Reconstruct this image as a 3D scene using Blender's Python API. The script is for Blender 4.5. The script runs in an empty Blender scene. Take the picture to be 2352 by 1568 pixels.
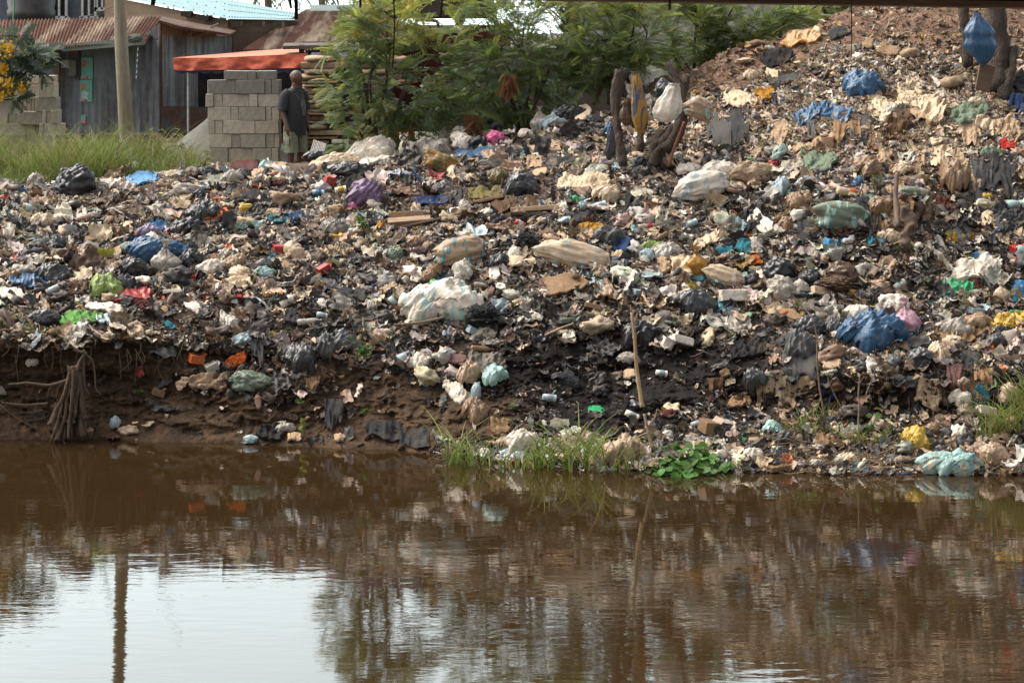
import bpy, math, random
import numpy as np
from math import radians as R, sin, cos, pi
random.seed(7)
rng = np.random.default_rng(7)
S = bpy.context.scene
COL = S.collection
FPX, CU, HV, HC = 4680.0, 1176.0, 60.0, 5.5   # focal length, centre column, horizon row, eye height above the water

def W(u, v, d):
    u = np.asarray(u, float); v = np.asarray(v, float); d = np.asarray(d, float)
    x = (u-CU)*d/FPX; z = HC-(v-HV)*d/FPX
    return np.stack(np.broadcast_arrays(x, d, z), -1)

# ---------- noise
def _h(i, j, k, s):
    n = (i*374761393 + j*668265263 + k*2147483647 + s*974711) & 0xffffffff
    n = ((n ^ (n >> 13))*1274126177) & 0xffffffff
    return ((n ^ (n >> 16)) & 0xffff)/32767.5-1.0
def vn(p, s=0):
    p = np.asarray(p, float)
    i = np.floor(p).astype(np.int64); f = p-i; f = f*f*(3-2*f)
    x, y, z = i[..., 0], i[..., 1], i[..., 2]; a, b, c = f[..., 0], f[..., 1], f[..., 2]
    r = 0
    for dx in (0, 1):
        for dy in (0, 1):
            for dz in (0, 1):
                w = (a if dx else 1-a)*(b if dy else 1-b)*(c if dz else 1-c)
                r = r+w*_h(x+dx, y+dy, z+dz, s)
    return r
def fbm(p, s=0, o=3):
    r = 0; a = 1; t = 0; p = np.asarray(p, float)
    for k in range(o):
        r = r+a*vn(p*2.03**k+k*3.7, s+k); t += a; a *= .5
    return r/t
def tri(x): return np.abs((x % 1.0)*2-1)*2-1
def crumple(p, s=0, n=7, f=1.0):
    g = np.random.default_rng(s+99); p = np.asarray(p, float)
    q = p+.25*np.stack([fbm(p*1.3*f, s+1, 2), fbm(p*1.3*f, s+2, 2), fbm(p*1.3*f, s+3, 2)], -1)
    r = 0; t = 0
    for k in range(n):
        d = g.normal(size=3); d /= np.linalg.norm(d); fr = f*g.uniform(.4, 1.7)*(1+k*.16); a = 1/(1+k*.35)
        r = r+a*tri(q@d*fr+g.uniform(0, 1)); t += a
    return r/t

# ---------- mesh output
def mk(name, V, F, mat=None, parent=None, smooth=True, col=None, loc=None, sharp=None):
    V = np.asarray(V, np.float32).reshape(-1, 3)
    if parent is not None and loc is None: loc = (0, 0, 0)
    if loc is None:
        lo, hi = V.min(0), V.max(0); loc = ((lo[0]+hi[0])/2, (lo[1]+hi[1])/2, lo[2])
    if parent is not None:
        V = V-np.array(parent_world(parent), np.float32)
    else:
        V = V-np.array(loc, np.float32)
    me = bpy.data.meshes.new(name)
    if isinstance(F, np.ndarray):
        k = F.shape[1]; nf = len(F)
        me.vertices.add(len(V)); me.vertices.foreach_set('co', V.ravel())
        me.loops.add(nf*k); me.loops.foreach_set('vertex_index', F.astype(np.int32).ravel())
        me.polygons.add(nf); me.polygons.foreach_set('loop_start', np.arange(0, nf*k, k, dtype=np.int32))
        me.polygons.foreach_set('loop_total', np.full(nf, k, np.int32))
        me.update(calc_edges=True)
    else:
        me.from_pydata([tuple(map(float, v)) for v in V], [], [tuple(int(i) for i in f) for f in F]); me.update()
    if smooth: me.polygons.foreach_set('use_smooth', np.ones(len(me.polygons), bool))
    if col is not None:
        at = me.color_attributes.new('Col', 'FLOAT_COLOR', 'POINT')
        c = np.ones((len(V), 4), np.float32); c[:, :3] = col; at.data.foreach_set('color', c.ravel())
    if mat is not None: me.materials.append(mat)
    o = bpy.data.objects.new(name, me); COL.objects.link(o)
    if parent is not None: o.parent = parent
    else: o.location = loc
    return o
def parent_world(p):
    t = np.zeros(3)
    while p is not None:
        t += np.array(p.location); p = p.parent
    return t
def tag(o, label=None, cat=None, group=None, kind=None):
    if label: o['label'] = label
    if cat: o['category'] = cat
    if group: o['group'] = group
    if kind: o['kind'] = kind
    return o
def empty(name, loc, label=None, cat=None, group=None):
    o = bpy.data.objects.new(name, None); COL.objects.link(o); o.location = [float(a) for a in loc]; o.empty_display_size = .1
    return tag(o, label, cat, group)

class MB:
    """collects primitive pieces of ONE part"""
    def __init__(s): s.V = []; s.F = []; s.n = 0; s.C = []
    def add(s, V, F, c=None):
        V = np.asarray(V, float).reshape(-1, 3)
        s.V.append(V); s.F += [[int(i)+s.n for i in f] for f in F]; s.n += len(V)
        s.C.append(np.tile(c if c is not None else (1, 1, 1), (len(V), 1)))
        return s
    def box(s, c, size, rz=0, rx=0, ry=0, bev=0.0, jit=0, col=None):
        hx, hy, hz = [a/2 for a in size]
        if bev > 0:
            b = min(bev, hx*.9, hy*.9, hz*.9); P = []
            for sx in (-1, 1):
                for sy in (-1, 1):
                    for sz in (-1, 1):
                        P += [(sx*(hx-b), sy*(hy-b), sz*hz), (sx*(hx-b), sy*hy, sz*(hz-b)), (sx*hx, sy*(hy-b), sz*(hz-b))]
            P = np.array(P)
            def I(sx, sy, sz, k): return ((sx > 0)*4+(sy > 0)*2+(sz > 0))*3+k
            F = []
            for q in (-1, 1):
                F.append([I(-1, -1, q, 0), I(1, -1, q, 0), I(1, 1, q, 0), I(-1, 1, q, 0)][::q])
                F.append([I(-1, q, -1, 1), I(-1, q, 1, 1), I(1, q, 1, 1), I(1, q, -1, 1)][::q])
                F.append([I(q, -1, -1, 2), I(q, 1, -1, 2), I(q, 1, 1, 2), I(q, -1, 1, 2)][::q])
            for a in (-1, 1):
                for b_ in (-1, 1):
                    F.append([I(-1, a, b_, 0), I(1, a, b_, 0), I(1, a, b_, 1), I(-1, a, b_, 1)])
                    F.append([I(a, -1, b_, 0), I(a, 1, b_, 0), I(a, 1, b_, 2), I(a, -1, b_, 2)])
                    F.append([I(a, b_, -1, 1), I(a, b_, 1, 1), I(a, b_, 1, 2), I(a, b_, -1, 2)])
                    for c_ in (-1, 1): F.append([I(a, b_, c_, 0), I(a, b_, c_, 1), I(a, b_, c_, 2)])
        else:
            P = np.array([(x, y, z) for x in (-hx, hx) for y in (-hy, hy) for z in (-hz, hz)])
            F = [(0, 1, 3, 2), (4, 6, 7, 5), (0, 4, 5, 1), (2, 3, 7, 6), (0, 2, 6, 4), (1, 5, 7, 3)]
        if jit: P = P+np.random.default_rng(int(abs(c[0]*977+c[2]*131))).normal(size=P.shape)*jit
        return s.add(P@rot(rx, ry, rz).T+np.array(c, float), F, col)
    def tube(s, pts, rad, n=6, cap=True, col=None, rough=0, seed=0):
        V, F = tube(pts, rad, n, cap)
        if rough: V = V+rough*np.stack([fbm(V*9, seed+k, 2) for k in range(3)], -1)
        return s.add(V, F, col)
    def quad(s, *P, col=None): return s.add(P, [list(range(len(P)))], col)
    def out(s, name, mat, parent=None, smooth=False, loc=None, usecol=False):
        return mk(name, np.concatenate(s.V), s.F, mat, parent, smooth, np.concatenate(s.C) if usecol else None, loc)
def rot(rx=0, ry=0, rz=0):
    a, b, c = rx, ry, rz
    X = np.array([[1, 0, 0], [0, cos(a), -sin(a)], [0, sin(a), cos(a)]])
    Y = np.array([[cos(b), 0, sin(b)], [0, 1, 0], [-sin(b), 0, cos(b)]])
    Z = np.array([[cos(c), -sin(c), 0], [sin(c), cos(c), 0], [0, 0, 1]])
    return Z@Y@X
def tube(pts, rad, n=6, cap=True):
    P = np.asarray(pts, float); m = len(P); rad = np.broadcast_to(np.asarray(rad, float), (m,))
    T = np.gradient(P, axis=0); T /= np.linalg.norm(T, axis=1)[:, None]+1e-9
    ref = np.array([0, 0, 1.]) if abs(T[:, 2]).mean() < .8 else np.array([1., 0, 0])
    A = np.cross(T, ref); A /= np.linalg.norm(A, axis=1)[:, None]+1e-9; B = np.cross(T, A)
    a = np.arange(n)*2*pi/n
    V = P[:, None]+rad[:, None, None]*(np.cos(a)[None, :, None]*A[:, None]+np.sin(a)[None, :, None]*B[:, None])
    F = [[i*n+j, i*n+(j+1) % n, (i+1)*n+(j+1) % n, (i+1)*n+j] for i in range(m-1) for j in range(n)]
    if cap: F += [list(range(n))[::-1], [(m-1)*n+j for j in range(n)]]
    return V.reshape(-1, 3), F
def gridF(nu, nv, wrap=False):
    i = np.arange(nv-1)[:, None]; j = np.arange(nu if wrap else nu-1)[None]
    j2 = (j+1) % nu
    return np.stack([i*nu+j, i*nu+j2, (i+1)*nu+j2, (i+1)*nu+j], -1).reshape(-1, 4)
def curve_pts(P, n):
    P = np.asarray(P, float); t = np.linspace(0, len(P)-1, n); i = np.clip(t.astype(int), 0, len(P)-2); f = (t-i)[:, None]
    Q = np.vstack([2*P[0]-P[1], P, 2*P[-1]-P[-2]]); a, b, c, d = Q[i], Q[i+1], Q[i+2], Q[i+3]
    return .5*((2*b)+(-a+c)*f+(2*a-5*b+4*c-d)*f**2+(-a+3*b-3*c+d)*f**3)

# ---------- materials
def nt(name):
    m = bpy.data.materials.new(name); m.use_nodes = True; t = m.node_tree; t.nodes.clear()
    o = t.nodes.new('ShaderNodeOutputMaterial'); b = t.nodes.new('ShaderNodeBsdfPrincipled')
    t.links.new(b.outputs[0], o.inputs[0]); return m, t, b, o
def nd(t, typ, **kw):
    n = t.nodes.new('ShaderNode'+typ)
    for k, v in kw.items():
        if k[0] == '_': n.inputs[k[1:].replace('_', ' ')].default_value = v
        else: setattr(n, k, v)
    return n
def mixc(t, f, a, b, bt='MIX'):
    n = t.nodes.new('ShaderNodeMix'); n.data_type = 'RGBA'; n.blend_type = bt
    for i, x in ((0, f), (6, a), (7, b)):
        if isinstance(x, bpy.types.NodeSocket): t.links.new(x, n.inputs[i])
        else: n.inputs[i].default_value = x if i == 0 else (*x[:3], 1)
    return n.outputs[2]
def ramp(t, f, *st):
    n = t.nodes.new('ShaderNodeValToRGB'); e = n.color_ramp.elements
    while len(e) < len(st): e.new(.5)
    for q, (p, c) in zip(e, st):
        q.position = p; q.color = (*c, 1) if hasattr(c, '__len__') else (c, c, c, 1)
    t.links.new(f, n.inputs[0]); return n.outputs[0]
def coords(t, scale=(1, 1, 1), kind='Object'):
    c = t.nodes.new('ShaderNodeTexCoord'); m = t.nodes.new('ShaderNodeMapping'); m.inputs['Scale'].default_value = scale
    t.links.new(c.outputs[kind], m.inputs[0]); return m.outputs[0]
def noise(t, co, scale, det=4, rough=.6, dist=0):
    n = nd(t, 'TexNoise', _Scale=scale, _Detail=det, _Roughness=rough, _Distortion=dist); t.links.new(co, n.inputs['Vector']); return n.outputs[0]
def bump(t, b, h, dist=.01, st=1.0):
    n = nd(t, 'Bump', _Strength=st, _Distance=dist); t.links.new(h, n.inputs['Height']); t.links.new(n.outputs[0], b.inputs['Normal'])
_mc = {}
def surf(name, c, rough=.7, dirt=None, damt=.4, sc=4, bsc=30, bd=.006, metal=0, spec=.5, trans=0, stretch=(1, 1, 1), attr=False, var=.25):
    """general weathered surface: base colour, blotches of dirt, colour variation, fine relief"""
    key = (name, c, rough, dirt, damt, sc, bsc, bd, metal, trans, stretch, attr)
    if key in _mc: return _mc[key]
    m, t, b, o = nt(name); co = coords(t, stretch)
    n1 = noise(t, co, sc, 5, .65); n2 = noise(t, co, sc*5.3, 3, .6)
    if attr:
        a = nd(t, 'Attribute', attribute_name='Col'); base = mixc(t, 1.0, a.outputs[0], c, 'MULTIPLY')
    else: base = None
    lo = tuple(x*(1-var) for x in c); hi = tuple(min(1, x*(1+var)) for x in c)
    v = ramp(t, n2, (.3, lo if not attr else (1-var,)*3), (.7, hi if not attr else (1+var*.6,)*3))
    cc = mixc(t, 1.0, base, v, 'MULTIPLY') if attr else v
    dirt = dirt or (.09, .065, .045)
    f = ramp(t, n1, (.62-damt*.35, 0.0), (.75, min(1, damt*1.6)))
    cc = mixc(t, f, cc, dirt)
    t.links.new(cc, b.inputs['Base Color']); b.inputs['Roughness'].default_value = rough; b.inputs['Metallic'].default_value = metal
    b.inputs['Specular IOR Level'].default_value = spec
    if trans:
        tr = nd(t, 'BsdfTranslucent'); t.links.new(cc, tr.inputs[0]); mx = nd(t, 'MixShader'); mx.inputs[0].default_value = trans
        t.links.new(b.outputs[0], mx.inputs[1]); t.links.new(tr.outputs[0], mx.inputs[2]); t.links.new(mx.outputs[0], o.inputs[0])
    hh = noise(t, co, bsc, 4, .6)
    if name[:7] == 'plastic':
        rn = nd(t, 'TexNoise', _Scale=11, _Detail=5, _Roughness=.55, _Distortion=.6, noise_type='RIDGED_MULTIFRACTAL'); t.links.new(co, rn.inputs['Vector'])
        hh = rn.outputs[0]; bd = .012
    if name[:5] == 'cloth':
        co3 = coords(t, (9, 9, 1.6)); hh2 = noise(t, co3, 1.6, 3, .55, .8); hh = mixc(t, .45, hh, hh2); bd = .02
    bump(t, b, hh, bd)
    _mc[key] = m; return m
C = dict(black=(.015, .015, .016), charcoal=(.032, .033, .035), slate=(.068, .068, .066), grey=(.17, .15, .125), lgrey=(.36, .32, .265), white=(.68, .6, .5),
         cream=(.56, .43, .29), beige=(.37, .26, .165), tan=(.22, .135, .072), brown=(.085, .048, .026), dbrown=(.035, .022, .015), maroon=(.07, .02, .017),
         blue=(.025, .085, .17), bblue=(.035, .2, .4), pblue=(.32, .4, .42), teal=(.03, .15, .19), pteal=(.3, .46, .42), green=(.03, .3, .12), lgreen=(.1, .24, .06),
         lime=(.26, .34, .1), sage=(.14, .18, .125), olive=(.13, .11, .04), yellow=(.52, .33, .04), ochre=(.3, .16, .025), orange=(.5, .11, .025), red=(.34, .025, .022),
         pink=(.65, .13, .3), ppink=(.5, .28, .34), purple=(.15, .09, .165), lav=(.22, .19, .28), mauve=(.12, .06, .055), navy=(.015, .035, .09), gold=(.34, .16, .02), clear=(.42, .39, .33))
def plastic(c, glossy=True):
    dark = sum(C[c]) < .2
    return surf('plastic_'+c, C[c], .3 if dark else .42, damt=.12 if dark else .33, dirt=(.12, .09, .065) if not dark else (.07, .06, .05), sc=7, bsc=26, bd=.006, trans=0 if dark else .12, spec=.5)
def clothm(c): return surf('cloth_'+c, C[c], .9, damt=.4, dirt=(.1, .075, .05), sc=6, bsc=60, bd=.006, stretch=(1, 1, .35), spec=.15)
def sackm(c, c2, dens=.5):
    key = ('sack', c, c2, dens)
    if key in _mc: return _mc[key]
    m, t, b, o = nt('woven_sack_'+c); co = coords(t); co2 = coords(t, (7, 1, 2.2))
    n = noise(t, co, 5, 4); st = noise(t, co2, 1.5, 2, .5, .5)
    base = ramp(t, noise(t, co, 22, 3), (.3, tuple(x*.8 for x in C[c])), (.7, C[c]))
    band = ramp(t, st, (.5+.12*(1-dens), 0.0), (.53+.12*(1-dens), .85))
    cc = mixc(t, band, base, C[c2]); cc = mixc(t, ramp(t, n, (.5, 0.0), (.72, .75)), cc, (.2, .14, .085))
    t.links.new(cc, b.inputs['Base Color']); b.inputs['Roughness'].default_value = .55
    w = nd(t, 'TexWave', _Scale=90, _Distortion=.4); t.links.new(co, w.inputs[0]); bump(t, b, noise(t, co, 18, 5, .7), .012)
    _mc[key] = m; return m
EXPO, SKY, SUNE, WIOR, WBUMP, CLOUD = 1.48, 0.15, 0.42, 1.7, .0023, 8.5
# ---------- render, camera, light
S.render.engine = 'CYCLES'
S.view_settings.view_transform = 'Standard'; S.view_settings.look = 'None'; S.view_settings.exposure = EXPO; S.view_settings.gamma = 1
S.cycles.max_bounces = 5; S.cycles.diffuse_bounces = 2; S.cycles.glossy_bounces = 3; S.cycles.transmission_bounces = 2; S.cycles.transparent_max_bounces = 4
S.cycles.use_denoising = True
cam = bpy.data.cameras.new('camera'); co_ = bpy.data.objects.new('camera', cam); COL.objects.link(co_); S.camera = co_
co_.location = (0, 0, HC); co_.rotation_euler = (R(90), 0, 0)
cam.sensor_width = 36; cam.lens = FPX/2352*36; cam.shift_y = -(784-HV)/2352; cam.clip_end = 2000; cam.clip_start = .1
SUN_EL, SUN_AZ = R(54), R(-68)      # azimuth from +Y towards +X (negative: to the left, ahead of the camera)
wd = bpy.data.worlds.new('World'); S.world = wd; wd.use_nodes = True; t = wd.node_tree; bg = t.nodes['Background']
sk = t.nodes.new('ShaderNodeTexSky'); sk.sky_type = 'NISHITA'; sk.sun_disc = False; sk.sun_elevation = SUN_EL; sk.sun_rotation = SUN_AZ
sk.dust_density = 6; sk.air_density = 1.0; sk.ozone_density = 1
bw = t.nodes.new('ShaderNodeRGBToBW'); t.links.new(sk.outputs[0], bw.inputs[0])
tint = mixc(t, 1.0, bw.outputs[0], (1.0, .97, .91), 'MULTIPLY')
cl = mixc(t, .72, sk.outputs[0], tint)      # a veil of high cloud
tc = nd(t, 'TexCoord'); sx = nd(t, 'SeparateXYZ'); t.links.new(tc.outputs['Generated'], sx.inputs[0])     # a bright bank of cloud low over the town
fy = nd(t, 'MapRange', interpolation_type='SMOOTHSTEP'); t.links.new(sx.outputs[1], fy.inputs[0]); fy.inputs[1].default_value = -.2; fy.inputs[2].default_value = .9
fz = nd(t, 'MapRange', interpolation_type='SMOOTHSTEP'); t.links.new(sx.outputs[2], fz.inputs[0]); fz.inputs[1].default_value = .75; fz.inputs[2].default_value = .12
fm = nd(t, 'Math', operation='MULTIPLY'); t.links.new(fy.outputs[0], fm.inputs[0]); t.links.new(fz.outputs[0], fm.inputs[1])
fn = nd(t, 'TexNoise', _Scale=3.0, _Detail=4); t.links.new(tc.outputs['Generated'], fn.inputs['Vector'])
fk = nd(t, 'Math', operation='MULTIPLY'); t.links.new(fm.outputs[0], fk.inputs[0]); t.links.new(ramp(t, fn.outputs[0], (.3, .75), (.65, 1.0)), fk.inputs[1])
cl = mixc(t, fk.outputs[0], cl, (CLOUD*.88, CLOUD*1.02, CLOUD*1.04))
t.links.new(cl, bg.inputs[0]); bg.inputs[1].default_value = SKY
sl = bpy.data.lights.new('sun', 'SUN'); sl.energy = SUNE; sl.angle = R(38); sl.color = (1, .91, .79)
so = bpy.data.objects.new('sun', sl); COL.objects.link(so)
dv = (sin(SUN_AZ)*cos(SUN_EL), cos(SUN_AZ)*cos(SUN_EL), sin(SUN_EL))
import mathutils
so.rotation_euler = mathutils.Vector(dv).to_track_quat('Z', 'Y').to_euler(); so.location = (0, 0, 30)

# ---------- the bank, as columns of (row, depth) control points
def dw(v): return FPX*HC/(v-HV)
TAB = {
 -700: [(1012, dw(1012)), (985, 27.2), (870, 27.6), (765, 27.35), (740, 27.7), (650, 28.9), (540, 30.6), (440, 32.4), (395, 35.8)],
 0:   [(1011, dw(1011)), (985, 27.2), (870, 27.65), (775, 27.3), (742, 27.7), (650, 28.9), (540, 30.6), (440, 32.4), (395, 35.8)],
 250: [(1008, dw(1008)), (985, 27.25), (880, 27.7), (778, 27.4), (742, 27.75), (650, 28.9), (540, 30.6), (425, 32.6), (392, 35.8)],
 450: [(1018, dw(1018)), (995, 27.05), (900, 27.45), (775, 27.75), (740, 27.98), (650, 29.0), (540, 30.6), (415, 32.6), (385, 35.7)],
 650: [(1022, dw(1022)), (985, 27.05), (880, 27.45), (775, 27.85), (740, 28.0), (650, 28.9), (540, 30.4), (405, 32.6), (370, 36.0)],
 900: [(1036, dw(1036)), (995, 26.7), (890, 27.2), (785, 27.7), (740, 27.95), (650, 28.8), (520, 30.4), (380, 32.6), (345, 34.9)],
 1200: [(1066, dw(1066)), (1000, 26.1), (880, 26.9), (790, 27.45), (740, 27.8), (620, 28.8), (500, 30.0), (360, 32.3), (305, 34.2)],
 1400: [(1080, dw(1080)), (1010, 25.9), (890, 26.85), (800, 27.45), (740, 27.75), (620, 28.7), (480, 30.1), (370, 31.6), (255, 34.0)],
 1540: [(1083, dw(1083)), (1010, 25.8), (900, 26.6), (820, 27.2), (750, 27.6), (630, 28.6), (480, 30.0), (365, 31.4), (172, 34.4)],
 1750: [(1085, dw(1085)), (1010, 25.8), (920, 26.7), (850, 26.7), (770, 27.5), (640, 28.5), (470, 29.9), (300, 31.3), (98, 34.0)],
 2000: [(1086, dw(1086)), (1010, 25.7), (930, 26.5), (860, 26.4), (770, 27.25), (600, 28.5), (470, 29.1), (280, 30.9), (10, 34.2)],
 2352: [(1092, dw(1092)), (1020, 25.6), (930, 26.25), (870, 26.3), (780, 27.1), (610, 28.2), (480, 29.0), (260, 30.6), (-30, 34.0)],
 3050: [(1092, dw(1092)), (1020, 25.6), (930, 26.25), (870, 26.3), (780, 27.1), (610, 28.2), (480, 29.0), (260, 30.6), (-30, 34.0)]}
_ku = np.array(sorted(TAB), float); _kt = np.array([TAB[int(k)] for k in _ku])   # cols, rows, 2
def column(u):
    u = np.clip(np.asarray(u, float), _ku[0], _ku[-1]); i = np.clip(np.searchsorted(_ku, u)-1, 0, len(_ku)-2)
    f = (u-_ku[i])/(_ku[i+1]-_ku[i]); f = f*f*(3-2*f); f = f[..., None, None]
    return _kt[i]*(1-f)+_kt[i+1]*f
def wig(u):   # wandering of the waterline and rim
    return 10*fbm(np.stack([u/110, u*0, u*0], -1), 31, 3)
UG = np.arange(-700, 3051, 5.0); VG = np.arange(-60, 1100, 2.0)
_c = column(UG)
_c[:, :, 0] += wig(UG)[:, None]*np.array([.6, .8, 1.2, 1.1, .8, .3, 0, 0, .6])[None]
_c[:, 0, 1] = FPX*HC/(_c[:, 0, 0]-HV)
DT = np.stack([np.interp(VG, c[::-1, 0], c[::-1, 1]) for c in _c])
_k = np.ones(9)/9
DT = np.stack([np.convolve(np.pad(r, 4, 'edge'), _k, 'valid') for r in DT])
CRV = np.array([c[-1, 0] for c in _c])
def crest_v(u): return np.interp(u, UG, CRV)
def water_v(u): return np.interp(u, UG, _c[:, 0, 0])
def depth(u, v):
    u = np.asarray(u, float); v = np.asarray(v, float)
    a = np.clip((u-UG[0])/5, 0, len(UG)-1.001); b = np.clip((v-VG[0])/2, 0, len(VG)-1.001)
    i = a.astype(int); j = b.astype(int); f = a-i; g = b-j
    return (DT[i, j]*(1-f)*(1-g)+DT[i+1, j]*f*(1-g)+DT[i, j+1]*(1-f)*g+DT[i+1, j+1]*f*g)
def lump(P):
    a = .085*fbm(P*np.array([1.1, 1.1, .3]), 5, 3)+.035*fbm(P*np.array([4, 4, 1]), 6, 2)
    return a*np.clip((P[..., 2]-.05)/.5, 0, 1)
def T(u, v):
    P = W(u, v, depth(u, v)); P[..., 2] += lump(P); return P
def zone(u, v):
    """0..1 masks: wall soil, burnt, red soil, grass ground"""
    n = fbm(np.stack([u/90, v/60, u*0], -1), 77, 3)
    rim = np.interp(u, [0, 300, 480, 700, 950, 1100], [775, 780, 795, 812, 845, 885])
    wall = np.clip((v-rim)/18+n*1.2, 0, 1)*np.clip((1290-u)/110, 0, 1)
    wallr = np.clip(1.35-abs(v-935-25*n)/58, 0, 1)*np.clip((u-1600)/90, 0, 1)
    wall = np.maximum(wall, wallr*.9)
    e = ((u-1370)/400)**2+((v-872)/122)**2
    burnt = np.clip(1.6-e+n*.9, 0, 1)
    burnt = np.maximum(burnt, np.clip(1-abs(v-735-20*n)/38, 0, 1)*np.clip((1250-u)/200, 0, 1)*.6)
    burnt = np.maximum(burnt, np.clip(1-abs(v-890)/60+n, 0, 1)*(u > 1400)*.7)*(1-wall*.8)
    red = np.clip((np.interp(u, [1450, 1600, 1750, 1900, 2000, 2352], [250, 240, 200, 130, 110, 130])-v)/25+n, 0, 1)*(u > 1420)
    gr = np.clip((np.interp(u, [0, 200, 420, 540, 640], [428, 412, 392, 380, 300])-v)/10+n, 0, 1)*(u < 640)
    return wall, burnt, red, gr
# mesh
uu = np.concatenate([np.linspace(-700, -60, 60), np.arange(-55, 2410, 3.6), np.linspace(2415, 3050, 60)])
tt = np.linspace(0, 1, 430)
wv = water_v(uu)[None]; cv = crest_v(uu)[None]
VV = wv+(cv-wv)*tt[:, None]; UU = np.broadcast_to(uu[None], VV.shape)
P = T(UU, VV)
wl, bu, rd, gz = zone(UU, VV)
Q = P*np.array([1.4, 1.4, 4.5])
amp = .03+.2*wl+.16*bu
amp = amp*np.clip((P[..., 2]+.02)/.25, .1, 1)
P[..., 1] += amp*fbm(Q, 11, 4)*(.4+.6*np.maximum(wl, bu))+amp*.5*np.abs(fbm(P*9, 12, 2))*np.maximum(wl, bu)
P[..., 2] += .03*fbm(P*8, 14, 3)*np.clip(P[..., 2]/.2, .1, 1)
P[..., 1] -= .09*crumple(P*np.array([2.2, 2.2, 5]), 41, 7)*np.maximum(wl, bu)*np.clip((P[..., 2]+.02)/.25, .1, 1)
# rows in front (under the water) and behind the crest
f0 = P[0].copy(); f0[:, 1] -= .9; f0[:, 2] = -.7
b1 = P[-1].copy(); b1[:, 1] += .7; b1[:, 2] = np.maximum(2.72, b1[:, 2]-.3)
b2 = P[-1].copy(); b2[:, 1] += 2.6; b2[:, 2] = np.maximum(2.64, b2[:, 2]-1.6)
b3 = P[-1].copy(); b3[:, 1] = 45; b3[:, 2] = 2.5
PP = np.concatenate([f0[None], P, b1[None], b2[None], b3[None]])
nn = fbm(P*3, 21, 3)[..., None]; n2 = fbm(P*14, 22, 2)[..., None]
cd = np.array([.1, .07, .05])+.04*nn+.03*n2
cw = np.array([.072, .044, .025])*(1+.5*nn+.35*n2)
cb = np.array([.011, .009, .008])*(1+.5*n2)
cr = np.array([.165, .1, .066])*(1+.45*nn+.5*n2)
cg = np.array([.08, .08, .035])+0*nn
md = np.clip((UU-1500)/100, 0, 1)*np.clip((np.interp(UU, [1500, 1700, 2352], [330, 370, 450])-VV)/40, 0, 1); md = md[..., None]
cm = np.array([.165, .122, .083])*(1+.5*nn+.6*n2)
cd = cd*(1-md)+cm*md
cc = cd*(1-wl[..., None])+cw*wl[..., None]; cc = cc*(1-bu[..., None])+cb*bu[..., None]
cc = cc*(1-rd[..., None])+cr*rd[..., None]; cc = cc*(1-gz[..., None])+cg*gz[..., None]
cc = np.concatenate([cc[:1], cc, cc[-1:], cc[-1:], cc[-1:]])
m_ground = surf('dump_soil', (1, 1, 1), .9, dirt=(.022, .014, .009), damt=.3, sc=2.5, bsc=24, bd=.03, attr=True, var=.45, spec=.2)
o = mk('ground', PP.reshape(-1, 3), gridF(len(uu), len(PP)), m_ground, col=np.clip(cc, .004, 1).reshape(-1, 3), loc=(0, 0, 0)); tag(o, kind='structure')
m_plain = surf('earth', (.1, .07, .045), .95, dirt=(.05, .07, .02), damt=.6, sc=.6, bsc=12, bd=.03)
x = np.array([-700, -60, -20, 20, 60, 700.]); y = np.array([37.2, 60, 120, 300, 900.])
X, Y = np.meshgrid(x, y); o = mk('land', np.stack([X, Y, 0*X+2.66-(Y-37)*.0005], -1), gridF(6, 5), m_plain, loc=(0, 0, 0)); tag(o, kind='structure')
# the river bed and river
mb = MB(); mb.quad((-700, -300, -1.2), (700, -300, -1.2), (700, 30, -1.2), (-700, 30, -1.2)); tag(mb.out('riverbed', surf('silt', (.06, .04, .025), .9), loc=(0, 0, 0)), kind='structure')
m, t, b, o_ = nt('river_water')
co = coords(t, (1, 1, 1)); b.inputs['Base Color'].default_value = (.026, .0148, .0055, 1); b.inputs['Roughness'].default_value = .025; b.inputs['IOR'].default_value = WIOR
ca = coords(t, (1.1, 3.8, 1)); cb_ = coords(t, (5, 13, 1)); cc_ = coords(t, (.25, .5, 1))
h1 = noise(t, ca, 1.6, 3, .55, .3); h2 = noise(t, cb_, 1.3, 2, .5); msk = ramp(t, noise(t, cc_, 1, 2), (.35, .35), (.62, 1.0))
mm = nd(t, 'Math', operation='MULTIPLY'); t.links.new(h1, mm.inputs[0]); t.links.new(msk, mm.inputs[1])
m2 = nd(t, 'Math', operation='MULTIPLY'); t.links.new(h2, m2.inputs[0]); m2.inputs[1].default_value = .07
m3 = nd(t, 'Math', operation='ADD'); t.links.new(mm.outputs[0], m3.inputs[0]); t.links.new(m2.outputs[0], m3.inputs[1])
bump(t, b, m3.outputs[0], WBUMP)
mb = MB(); mb.quad((-700, -300, 0), (700, -300, 0), (700, 30, 0), (-700, 30, 0)); tag(mb.out('river', m, loc=(0, 0, 0)), kind='structure')
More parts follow.
